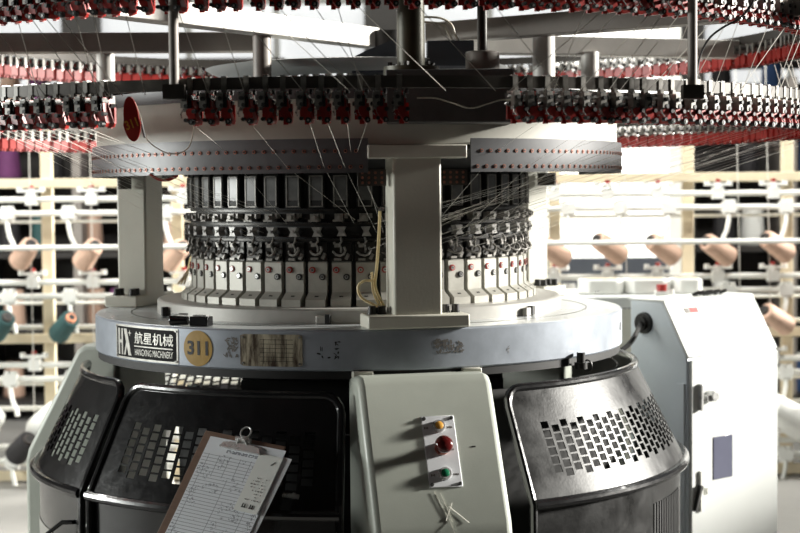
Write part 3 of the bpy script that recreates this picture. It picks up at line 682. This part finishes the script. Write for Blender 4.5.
# yarn feeders on both rings
fb_me = MB().box((0, -0.002, 0.001), (0.0115, 0.012, 0.025)).box((0.002, 0.016, -0.030), (0.012, 0.020, 0.026)).box((-0.008, -0.006, -0.030), (0.008, 0.026, 0.006), Matrix.Rotation(0.5, 3, 'Y')).box((0, -0.006, -0.020), (0.009, 0.012, 0.020)).box((-0.005, -0.019, -0.036), (0.0145, 0.019, 0.028)).box((-0.002, -0.012, -0.052), (0.018, 0.012, 0.010)).mesh('yarn_feeder', 'feedm')
cap_me = MB().box((-0.005, -0.019, -0.0205), (0.0125, 0.017, 0.003)).mesh('feeder_cap', 'silver')
clc_me = MB().box((0, -0.001, 0.0142), (0.0115, 0.015, 0.002)).mesh('clamp_cap', 'silver')
red_me = MB().prism([(0.005, -0.020), (0.010, -0.022), (0.0125, -0.046), (0.015, -0.060), (0.0195, -0.076), (0.017, -0.084), (0.010, -0.084), (0.002, -0.072), (-0.004, -0.062), (-0.004, -0.054), (0.005, -0.048)], 'y', -0.020, 0.012).box((0.004, 0.012, -0.060), (0.030, 0.006, 0.034)).box((0.004, 0.012, -0.080), (0.010, 0.006, 0.012)).mesh('feeder_arm', 'red')
knob_me = MB().cyl((-0.004, -0.028, -0.032), (-0.004, -0.033, -0.032), 0.0045, n=10).cyl((0.000, -0.020, -0.046), (0.000, -0.030, -0.046), 0.0045, n=10).cyl((0.016, -0.016, -0.057), (0.016, -0.028, -0.057), 0.0045, n=10).cyl((-0.002, -0.016, -0.075), (-0.002, -0.028, -0.075), 0.0042, n=10).box((0.006, -0.012, -0.040), (0.006, 0.024, 0.022)).mesh('feeder_knobs', 'rubber')
whl_me = MB().cyl((0.0135, -0.022, -0.079), (0.0135, -0.034, -0.079), 0.0062, n=12).mesh('guide_wheel', 'rubber')
wh2_me = MB().cyl((0.0135, -0.034, -0.079), (0.0135, -0.0352, -0.079), 0.0024, n=8).mesh('wheel_hub', 'silver')
bit_me = MB().box((0.010, -0.012, -0.028), (0.004, 0.022, 0.012), Matrix.Rotation(-0.4, 3, 'Y')).box((-0.010, 0.006, -0.046), (0.010, 0.020, 0.004), Matrix.Rotation(0.6, 3, 'Y')).box((0.004, -0.004, -0.062), (0.016, 0.010, 0.004), Matrix.Rotation(-0.5, 3, 'Y')).tube([(-0.010, -0.02, -0.052), (-0.013, -0.026, -0.062), (-0.009, -0.030, -0.070)], 0.0014, 5).mesh('feeder_fittings', 'silver')
blk_me = MB().box((0.010, 0.012, -0.040), (0.008, 0.018, 0.012), Matrix.Rotation(0.4, 3, 'Y')).box((-0.007, 0.010, -0.028), (0.006, 0.026, 0.010)).cyl((-0.013, 0.004, -0.046), (-0.013, -0.008, -0.044), 0.0036, n=8).cyl((0.014, 0.004, -0.024), (0.014, 0.004, -0.014), 0.0042, n=8).mesh('feeder_housing', 'rubber')
feeders = []
NF = 200; rest = []
for z, ring in ((zl, 0), (zu, 1)):
    for i in range(NF):
        a = -180+360*(i+0.5*ring)/NF+random.uniform(-.22, .22)
        p = pol(RR, a, z-0.04); px, py = proj(p)
        if not (-12 < px < 812) or py < -25:
            rest.append((a, z)); continue
        if ring == 0 and abs(a) < 90 and (412 < px < 509 or 119 < px < 187): continue
        f_ = put('yarn_feeder', fb_me, mach, pol(RR, a, z), R(a+random.uniform(-5, 5)))
        put('feeder_arm', red_me, f_); put('feeder_knobs', knob_me, f_); put('guide_wheel', whl_me, f_); put('feeder_fittings', bit_me, f_); put('feeder_housing', blk_me, f_)
        if abs(a) < 100: put('feeder_cap', cap_me, f_); put('clamp_cap', clc_me, f_); put('wheel_hub', wh2_me, f_)
        feeders.append((ring, a, z))
rst = MB(); rsr = MB()
for a, z in rest:
    T = Matrix.Translation(pol(RR, a, z)) @ Matrix.Rotation(R(a), 4, 'Z')
    for me, tgt in ((fb_me, rst), (red_me, rsr), (blk_me, rst)):
        tgt.add([T @ v.co for v in me.vertices], [tuple(p.vertices) for p in me.polygons])
rst.build('yarn_feeder_bodies', 'feedm', mach)['kind'] = 'stuff'; rsr.build('yarn_feeder_arms', 'red', mach)['kind'] = 'stuff'
print('FEEDERS', len(feeders), len(rest))
# red oval tag with yellow number
tp = at(131.5, 119, -1.17); tg = MB()
pts = [(0.0195*math.cos(t)*(1.0 if math.sin(t) < 0 else 0.85), 0.048*math.sin(t)) for t in [2*PI*k/28 for k in range(28)]]
tg.prism(pts, 'y', -0.0015, 0.0015); to = tg.build('number_tag', 'tagred', mach, tp, R(-8)); to.rotation_euler = (0, R(-6), R(-8)); to['label'] = 'red oval tag with yellow number 311'
nm = fit_text('311', 0.027, 0.020, 'amber', 0.02); no = put('number_311', nm, to, (-0.001, -0.0024, -0.010)); no.rotation_euler = (PI/2, R(-14), 0)

# ------------------------------------------------------------------ yarn threads
def thread(pts, r=0.0006, parent=mach):
    return MB().tube(pts, r, 3).build('yarn_thread', 'thread', parent)
rng = random.Random(3)
for ring, a, z in feeders:
    if ring == 0:
        if abs(a) > 112 or rng.random() < 0.15: continue
        p0 = pol(RR+0.028, a+0.6, z-0.084)
        if abs(a) < 30:
            if rng.random() < 0.3: continue
            ae = math.degrees(math.asin(max(-1, min(1, 1.52*math.sin(R(a+rng.uniform(-1.5, 1.5)))))))
            if pL-1 < ae < pR+1: continue
            ag = ae*1.15+(rng.uniform(4, 14) if a < 6 else -rng.uniform(6, 14))
            thread([p0, pol(RP+0.004, ae, 1.341 if rng.random() < .6 else 1.379), pol(0.500, ag, 1.150+rng.uniform(-.01, .06))], 0.00038)
        else:
            for q in range(3 if a < 0 else 1):
                thread([p0+Vector((0, 0, rng.uniform(-.02, .03))), pol(0.50, (max(-88, a*0.8-6+rng.uniform(-10, 10)) if a < 0 else a*0.62-12+rng.uniform(-10, 10)), 1.14+rng.uniform(-.02, .10))], 0.00034)
    else:
        if abs(a) > 130 or rng.random() < 0.4: continue
        da = rng.uniform(2, 9)*(1 if a < 14 else -1)
        p0 = pol(RR+0.028, a+0.6, z-0.084); p1 = pol(RR+0.02, a+da, zl-0.02)
        thread([p0, p1], 0.0009)

# ------------------------------------------------------------------ clipboard with its papers
pn = Vector((-0.285, -0.734, 0.614)).normalized()
gb = gpt(-24, 0.35, 0.036)
TL, BL = on_plane(206, 430.5, gb, pn), on_plane(157.5, 533, gb, pn)
vdn = (BL-TL).normalized(); uu = pn.cross(vdn); uu = uu if uu.x > 0 else -uu
BW, BH = 0.222, 0.315
cen = TL+uu*BW/2+vdn*BH/2
CF = Matrix((uu, -vdn, pn)).transposed()
def placed(name, me, parent=None, off=(0, 0, 0), rot=0.0, bevel=0):
    o = put(name, me, parent, None, None, bevel); o.location = cen+CF @ Vector(off); o.rotation_euler = (CF @ Matrix.Rotation(rot, 3, 'Z')).to_euler(); return o
cb = empty('clipboard', cen, 0, 'brown hardboard clipboard leaning on the black guard', 'clipboard'); cb.rotation_euler = CF.to_euler()
put('board', MB().box((0, 0, 0), (BW, BH, 0.004)).mesh('board', 'board'), cb, (0, 0, 0), None, 0.0015)
cl = MB().prism([(-0.055, -0.022), (0.055, -0.022), (0.050, -0.010), (0.018, -0.004), (0.010, 0.014), (-0.010, 0.014), (-0.018, -0.004), (-0.050, -0.010)], 'z', 0.010, 0.0125)
cl.box((0, -0.022, 0.010), (0.11, 0.003, 0.008))
co = cl.build('clip', 'chrome', cb, (0.005, BH/2-0.014, 0.0))
MB().tube([(0.013*math.cos(t), 0.022+0.014*math.sin(t), 0.017) for t in [2*PI*k/20 for k in range(20)]], 0.0022, 8, True).build('clip_ring', 'chrome', co)
MB().tube([(-0.014, -0.006, 0.012), (-0.008, 0.002, 0.022), (0.008, 0.002, 0.022), (0.014, -0.006, 0.012)], 0.0030, 8).build('clip_spring', 'chrome', co)
MB().cyl((-0.020, 0.004, 0.013), (0.020, 0.004, 0.013), 0.006, n=12).build('clip_hinge', 'chrome', co)
def sheet(wd, ht, curl, z0):
    b = MB(); nx, ny = 12, 14; vs = []
    for j in range(ny+1):
        for i in range(nx+1):
            x, y = -wd/2+wd*i/nx, -ht/2+ht*j/ny
            t = max(0, (0.5-(y/ht+0.5)))*2
            vs.append((x, y, z0+curl*t*t*(0.4+0.9*i/nx)))
    vs += [(x, y, z-0.0006) for x, y, z in vs]; n1 = (nx+1)*(ny+1); fs = []
    for j in range(ny):
        for i in range(nx):
            k = j*(nx+1)+i; fs += [(k, k+1, k+nx+2, k+nx+1), (n1+k, n1+k+nx+1, n1+k+nx+2, n1+k+1)]
    b.add(vs, fs); return b
tag(placed('paper_sheet', sheet(0.210, 0.290, 0.004, 0.0030).mesh('paper_sheet', 'paperw'), None, (0.030, -0.012, 0), R(-2.4)), 'white sheet peeking out under the printed form on the clipboard', 'paper')
tag(placed('printed_form', sheet(0.208, 0.297, 0.010, 0.0050).mesh('printed_form', 'form'), None, (0.016, -0.004, 0), R(0.4)), 'white printed table form held by the clip of the clipboard', 'paper')
sl_ = placed('paper_slip', sheet(0.064, 0.150, 0.002, 0.0075).mesh('paper_slip', 'slip'), None, (0.088, 0.050, 0), R(-1.0)); tag(sl_, 'narrow cream printed slip lying on the form of the clipboard', 'paper')
rs_ = random.Random(5); prt = MB()
for j in range(9):
    for i in range(5):
        if rs_.random() < 0.6: prt.box((-0.014+i*0.008+rs_.uniform(-.002, .002), 0.020-j*0.008, 0.0098), (rs_.uniform(.002, .006), 0.0022, 0.0004))
prt.build('print_marks', 'brownink', sl_)
bk = MB()
for x in (-0.010, 0.010):
    bk.box((x, -0.064, 0.0102), (0.011, 0.003, 0.0004)); bk.box((x-0.003, -0.059, 0.0102), (0.003, 0.009, 0.0004)); bk.box((x+0.003, -0.060, 0.0102), (0.003, 0.008, 0.0004))
bk.box((0.014, 0.055, 0.0085), (0.002, 0.013, 0.0004), Matrix.Rotation(-0.7, 3, 'Z')); bk.build('bold_marks', 'ink', sl_)
tl_ = MB(); 
for i in range(8): tl_.box((-0.030+i*0.0078, 0.112, 0.0060), (0.0055, 0.006, 0.0004))
tl_.box((0.076, 0.136, 0.0060), (0.012, 0.004, 0.0004)); 

# ------------------------------------------------------------------ control cabinet
CA = math.atan2(0.27, 0.316); cw_ = 0.462; cdp = 0.235; CY = 0.45
k0 = at(687, 359, CY); zk = k0.z; zt = at(662, 302, CY+0.08).z
cabn = empty('control_cabinet', (k0.x, CY, 0), CA, 'white steel control cabinet with sloping top beside the knitting machine', 'cabinet')
prof = [(0, 0.0), (0, zk), (0.102, zt), (cdp, zt), (cdp, 0.0)]        # local y back, z
MB().prism(prof, 'x', 0.0, cw_).build('cabinet_body', 'cab_shade_tint', cabn, bevel=0.004)
MB().box((cw_/2+0.002, -0.006, (zk-0.02)/2+0.03), (cw_-0.012, 0.012, zk-0.05)).build('door', 'white', cabn, bevel=0.003)
sn = Vector((0, 0.102, zt-zk)); sl_len = sn.length; an = math.atan2(zt-zk, 0.102)
o = MB().box((cw_/2, sl_len/2, 0.004), (cw_+0.002, sl_len, 0.008)).build('sloped_lid', 'white', cabn, (0, 0, zk), None, 0.003); o.rotation_euler = (an, 0, 0)
lid = o
MB().box((cw_/2, 0.102+(cdp-0.102)/2, zt+0.003), (cw_+0.004, cdp-0.085, 0.006)).build('top_sheet', 'white', cabn, bevel=0.002)
MB().box((0.09, sl_len*0.80, 0.0085), (0.022, 0.018, 0.0006)).build('grey_label', 'barm', lid); MB().box((0.125, sl_len*0.80, 0.0085), (0.040, 0.018, 0.0006)).build('red_label', 'tagred', lid)
CI = Matrix.Translation((k0.x, CY, 0)) @ Matrix.Rotation(CA, 4, 'Z')
fn = CI.to_3x3() @ Vector((0, -1, 0)); fp = Vector((k0.x, CY, 0))+fn*0.012
def cl_(px, py): return CI.inverted() @ on_plane(px, py, fp, fn)
a_, b_ = cl_(713, 480), cl_(732, 434)
MB().box(((a_.x+b_.x)/2, -0.0125, (a_.z+b_.z)/2), (b_.x-a_.x, 0.004, b_.z-a_.z)).build('door_window', 'windowglass', cabn, bevel=0.001)
p = cl_(705, 396)
hd = MB().box((p.x-0.030, -0.020, p.z), (0.012, 0.014, 0.085)).box((p.x+0.01, -0.022, p.z-0.006), (0.05, 0.02, 0.022)).cyl((p.x+0.02, -0.012, p.z), (p.x+0.02, -0.040, p.z), 0.017, n=16).build('door_handle', 'chrome', cabn, bevel=0.002)
p = cl_(700, 491)
MB().box((p.x, -0.016, p.z), (0.014, 0.010, 0.13)).box((p.x+0.03, -0.018, p.z-0.002), (0.018, 0.012, 0.022)).build('door_handle', 'whitep', cabn, bevel=0.002)
o = MB().box((0, 0, 0), (0.010, 0.014, 0.085)).build('handle_lever', 'rubber', cabn, (p.x-0.022, -0.022, p.z-0.02)); o.rotation_euler = (0, R(20), 0)
MB().box((-0.006, 0.02, (zk-0.08)/2), (0.010, 0.03, zk-0.08)).build('door_hinge', 'cab_shade_tint', cabn)
# cable grommet on the side
sp_ = Vector((k0.x, CY, 0)); snv = CI.to_3x3() @ Vector((-1, 0, 0))
gq = CI.inverted() @ on_plane(644.5, 323, sp_, snv)
MB().cyl((0.0, gq.y, gq.z), (-0.012, gq.y, gq.z), 0.036, 0.033, 20).cyl((-0.012, gq.y, gq.z), (-0.022, gq.y, gq.z), 0.022, n=16).build('cable_grommet', 'rubber', cabn)
cable('power_cable', [CI.inverted() @ q for q in (CI @ Vector((-0.02, gq.y, gq.z)), at(636, 334, 0.42), at(630, 343, 0.40), at(622, 350, 0.38))], 0.008, 'rubber', cabn)
# keys / scrap lying on the cabinet top
sc = MB()
for k in range(7): 
    sc.tube([Vector((0.20+k*0.022, 0.14+0.01*math.sin(k*2), 0.004)), Vector((0.215+k*0.022, 0.125+0.02*math.sin(k*3.1), 0.014)), Vector((0.23+k*0.022, 0.15, 0.006))], 0.006, 6)
sc = sc.build('cable_scrap', 'rubber', None, (k0.x, CY, zt+0.0065), CA); tag(sc, 'dark twisted cable scrap lying on top of the white cabinet', 'cable')

# white platform behind with foam trays and a red push button
pt = empty('machine_table', (0, 0, 0), 0, 'white metal table behind the control cabinet', 'table')
q0, q1 = at(560, 297, 1.25), at(720, 297, 1.25)
MB().box(((q0.x+q1.x)/2, 1.47, q0.z-0.02), (q1.x-q0.x, 0.5, 0.04)).build('table_top', 'white', pt, bevel=0.004)
for x in (q0.x+0.03, q1.x-0.03):
    for y in (1.25, 1.70): MB().box((x, y, (q0.z-0.04)/2), (0.04, 0.04, q0.z-0.04)).build('leg', 'rackw', pt)
MB().box(((q0.x+q1.x)/2, 1.24, (q0.z-0.04)/2+0.1), (q1.x-q0.x-0.06, 0.01, q0.z-0.25)).build('front_panel', 'cream', pt)
for k, (xa, xb) in enumerate(((582, 626), (627, 673), (675, 705))):
    p0, p1 = at(xa, 294, 1.33), at(xb, 279, 1.33); wd, ht = p1.x-p0.x, p1.z-p0.z
    t_ = empty('foam_tray', ((p0.x+p1.x)/2, 1.42, q0.z+0.001), 0, ('long white tray on the table beside the steel bed plate', 'long white middle tray with notched front on the table', 'short white tray standing next to the cabinet top')[k], 'tray', 'white trays on the table')
    c = min(0.03, wd*0.2); poly = [(-wd/2+c, -0.07), (wd/2-c, -0.07), (wd/2, -0.07+c), (wd/2, 0.07), (-wd/2, 0.07), (-wd/2, -0.07+c)]
    MB().prism(poly, 'z', 0, ht).build('tray_body', 'whitep', t_, bevel=0.006)
    MB().box((0, 0.0, ht+0.0015), (wd*0.72, 0.07, 0.003)).build('tray_contents', 'racky', t_)
p = at(663.5, 297, 1.24)
rb = empty('push_button_box', (p.x, 1.28, q0.z+0.001), 0, 'small white box with a red push button on the table', 'button')
MB().box((0, 0, 0.008), (0.05, 0.035, 0.016)).build('box_body', 'whitep', rb, bevel=0.003); MB().cyl((0, 0, 0.016), (0, 0, 0.040), 0.019, n=18).build('red_button', 'red', rb)
MB().cyl((0.038, 0, 0), (0.038, 0, 0.022), 0.009, n=12).build('side_knob', 'whitep', rb)

# ------------------------------------------------------------------ creel racks with yarn cones
YR = 2.45
UNIT = 0.268
def zy(py): return CAM.z-(py-191)*7.0/F
def cone_meshes(mt, core, L_=0.165, r0=0.036, r1=0.050):
    body = MB(); prof = [(0.0, 0.0), (r1*0.93, 0.0), (r1, 0.006), (r1, 0.018), (r0+0.006, L_-0.008), (r0, L_), (0.0, L_)]
    n = 20; vs = []
    for i in range(n): vs += [(r_*math.cos(2*PI*i/n), r_*math.sin(2*PI*i/n), z) for r_, z in prof]
    m_ = len(prof); body.add(vs, [(i*m_+j, ((i+1) % n)*m_+j, ((i+1) % n)*m_+j+1, i*m_+j+1) for i in range(n) for j in range(m_-1)])
    tip = MB().cyl((0, 0, L_-0.002), (0, 0, L_+0.012), r0*0.72, r0*0.62, 14)
    hole = MB().cyl((0, 0, L_+0.010), (0, 0, L_+0.0125), r0*0.42, n=12)
    return body.mesh('yarn_body', mt), tip.mesh('core_tube', core), hole.mesh('core_hole', 'ink')
CONES = {'peach': cone_meshes('peach', 'tube'), 'teal': cone_meshes('teal', 'tube'), 'tealo': cone_meshes('teal', 'orange'), 'white': cone_meshes('whitey', 'whitep', 0.17, 0.04, 0.06), 'black': cone_meshes('blacky', 'tube'), 'purple': cone_meshes('purple', 'tube', 0.17, 0.04, 0.06), 'blue': cone_meshes('bluey', 'whitep')}
def cone(kind, loc, axis, label, group=None, sc=1.0):
    o = empty('yarn_cone', loc, 0, label, 'yarn cone', group); o.rotation_euler = Vector(axis).to_track_quat('Z', 'Y').to_euler(); o.scale = (sc,)*3
    for nme, me in zip(('yarn_body', 'core_tube', 'core_hole'), CONES[kind]): put(nme, me, o)
    return o
gd_me = MB().cyl((0, 0, 0), (0, 0, 0.03), 0.022, 0.012, 12).box((0, -0.006, 0.018), (0.10, 0.022, 0.012)).cyl((-0.05, -0.006, 0.012), (-0.05, -0.006, 0.034), 0.013, n=10).cyl((0.05, -0.006, 0.012), (0.05, -0.006, 0.034), 0.013, n=10).box((0, 0, -0.02), (0.05, 0.035, 0.05)).mesh('tension_guide', 'whitep')
gdr_me = MB().cyl((0, -0.004, 0.028), (0, -0.004, 0.042), 0.011, n=10).mesh('guide_button', 'red')
cl_me = MB().box((0, -0.004, 0), (0.06, 0.045, 0.045)).cyl((-0.012, -0.004, -0.035), (-0.012, -0.004, 0.035), 0.014, n=10).cyl((0.016, -0.004, -0.035), (0.016, -0.004, 0.035), 0.014, n=10).mesh('tube_clamp', 'whitep')
hk = {s: MB().tube([(0, -0.01, -0.02), (s*0.004, -0.02, -0.06), (s*0.014, -0.03, -0.10), (s*0.030, -0.03, -0.135), (s*0.035, -0.04, -0.16)], 0.010, 8).mesh('cone_holder_arm', 'rackw') for s in (-1, 1)}
levels = [zy(196), zy(196)-0.365, zy(196)-0.73, zy(196)-1.095]
def rack(xa, xb, side, ups, label):
    rk = empty('creel_rack', ((xa+xb)/2, YR, 0), 0, label, 'rack', 'creel racks behind the machine'); cx = (xa+xb)/2
    def bar(z, r, mt, nm, y=0.0): MB().cyl((xa-cx, y, z), (xb-cx, y, z), r, n=12).build(nm, mt, rk)
    for x in ups: MB().box((x-cx, 0.06, 0.85), (0.05, 0.04, 1.70)).build('upright', 'racky', rk, bevel=0.003)
    for z in (zy(180), zy(336), 0.03): MB().box((0, 0.03, z), (xb-xa, 0.03, 0.042)).build('cross_rail', 'racky', rk, bevel=0.003)
    for z in levels:
        if z < 0: continue
        bar(z, 0.0135, 'rackw', 'guide_tube', -0.01); bar(z-0.062, 0.0135, 'rackw', 'clamp_tube', -0.01); bar(z-0.100, 0.008, 'rackw', 'back_tube', 0.12)
        bar(z-0.207, 0.0115, 'rackw', 'cone_tube', -0.185 if z == levels[0] else 0.10)
    return rk, cx
def x_of(px): return at(px, 260, YR).x
RL, cxl = rack(x_of(-60), x_of(240), -1, [x_of(45.5), x_of(176), x_of(-45)], 'white and yellow creel rack standing on the side of the nameplate')
RX, cxr = rack(x_of(500), x_of(850), 1, [x_of(690), x_of(790), x_of(556), x_of(845)], 'white and yellow creel rack standing behind the control cabinet')
AXL, AXR = (0.50, -0.68, 0.50), (-0.74, -0.45, 0.48)
rowname = ('top', 'second', 'third', 'lowest')
def furnish(rk, cx, pxs, hpx, s, axis, kinds, place, shift):
    for li, z in enumerate(levels):
        if z < 0.02: continue
        for k, px in enumerate(pxs):
            x = x_of(px)
            g = put('tension_guide', gd_me, rk, (x-cx+0.01, -0.012, z+0.02)); put('guide_button', gdr_me, g)
            put('tube_clamp', cl_me, rk, (x_of(hpx[k])-cx, -0.01, z-0.062)); put('cone_holder_arm', hk[s if s else 1], rk, (x_of(hpx[k])-cx, -0.01, z-0.062))
        for k, px in enumerate(pxs):
            kind = kinds[li][k % len(kinds[li])]
            if kind is None: continue
            x = x_of(px+shift[li])+0.012*((k*7) % 3-1); ax = Vector(axis).normalized()
            zc_ = z-(0.235, 0.185, 0.255, 0.255)[li]+0.006*((k*5) % 3-1); c_ = Vector((x, YR-0.10, zc_))
            word = {'peach': 'peach', 'teal': 'dark teal', 'tealo': 'dark teal orange-cored', 'white': 'white', 'black': 'black', 'purple': 'purple', 'blue': 'blue'}[kind]
            cone(kind, c_-ax*0.085, ax, ('%s yarn cone on the %s rack row %s' % (word, rowname[li], place) if not (li == 0 and px > 400) else '%s yarn cone on the top rack row against the %s' % (word, 'bright window' if px < 670 else 'dark shelf')), '%s cones on the %s row %s%s' % (word, rowname[li], place, (' by window' if px < 670 else ' by shelf') if li == 0 and px > 400 else ''), 1.25 if kind == 'white' else 0.94)
furnish(RL, cxl, [-30, 31, 91, 182], [-52, 9, 70, 166], 1, AXL, [['peach'], ['teal', 'teal', 'tealo', 'white'], ['white'], [None]], 'on the nameplate side', (0, -25, 19, 0))
furnish(RX, cxr, [552, 605, 655, 715, 770, 828], [568, 620, 668, 728, 785, 845], -1, AXR, [['peach'], [None, 'peach', None, None, 'peach', 'peach'], ['white'], [None]], 'behind the cabinet', (0, 0, 14, 0))
cone('black', at(16, 455, YR-0.10), AXL, 'single black yarn cone low on the rack beside the leg cover')
# vertical yarns on the creel
for k, px in enumerate((27, 88, 622, 735, 765)):
    rk, cx = (RL, cxl) if px < 400 else (RX, cxr); off = Vector((cx, YR, 0))
    thread([at(px, 60, YR-0.06)-off, at(px+8, 440, YR-0.06)-off], 0.0025, rk)

# ------------------------------------------------------------------ deeper background: dark shelves with more cones
rb_ = random.Random(11)
for side, (xa, xb) in enumerate(((-3.4, -0.55), (1.75, 4.6))):
    sh = empty('storage_shelf', ((xa+xb)/2, 4.6, 0), 0, ('tall dark yarn shelf deep behind the nameplate side rack', 'tall dark yarn shelf deep behind the cabinet side rack')[side], 'shelf'); wd = xb-xa
    MB().box((0, 0.3, 0.95), (wd, 0.03, 1.9)).build('back_panel', 'darkshelf', sh)
    for k in range(6): MB().box((-wd/2+wd*k/5, 0, 0.95), (0.05, 0.5, 1.9)).build('upright', 'beam' if k % 2 else 'darkshelf', sh)
    MB().box((0, -0.05, 2.0), (wd+0.1, 0.8, 0.03)).build('shelf_shade_board', 'darkshelf', sh)  # overhang added to shade the shelf from the rack fill
    for k in range(5): MB().box((0, 0, 0.10+k*0.42), (wd, 0.5, 0.03)).build('shelf_board', 'darkshelf', sh)
    for k in range(5):
        x = xa+0.2
        while x < xb-0.15:
            if rb_.random() < 0.7:
                kind = rb_.choice(['purple', 'purple', 'black', 'teal', 'black', 'purple', 'peach', 'black'] if side == 0 else ['black', 'black', 'blue', 'black', 'teal', 'white'])
                word = {'peach': 'peach', 'teal': 'dark teal', 'white': 'white', 'black': 'black', 'purple': 'purple', 'blue': 'blue'}[kind]
                cone(kind, (x, 4.5+rb_.uniform(-.1, .1), 0.115+k*0.42), (0, 0, 1), '%s yarn cone on the %s board of the shelf behind the %s rack' % (word, ('lowest', 'second', 'middle', 'fourth', 'top')[k], ('nameplate side', 'cabinet side')[side]), '%s cones on the %s board of the deep shelf, %s' % (word, ('lowest', 'second', 'middle', 'fourth', 'top')[k], ('nameplate side', 'cabinet side')[side]), 1.25)
            x += rb_.uniform(0.15, 0.32)
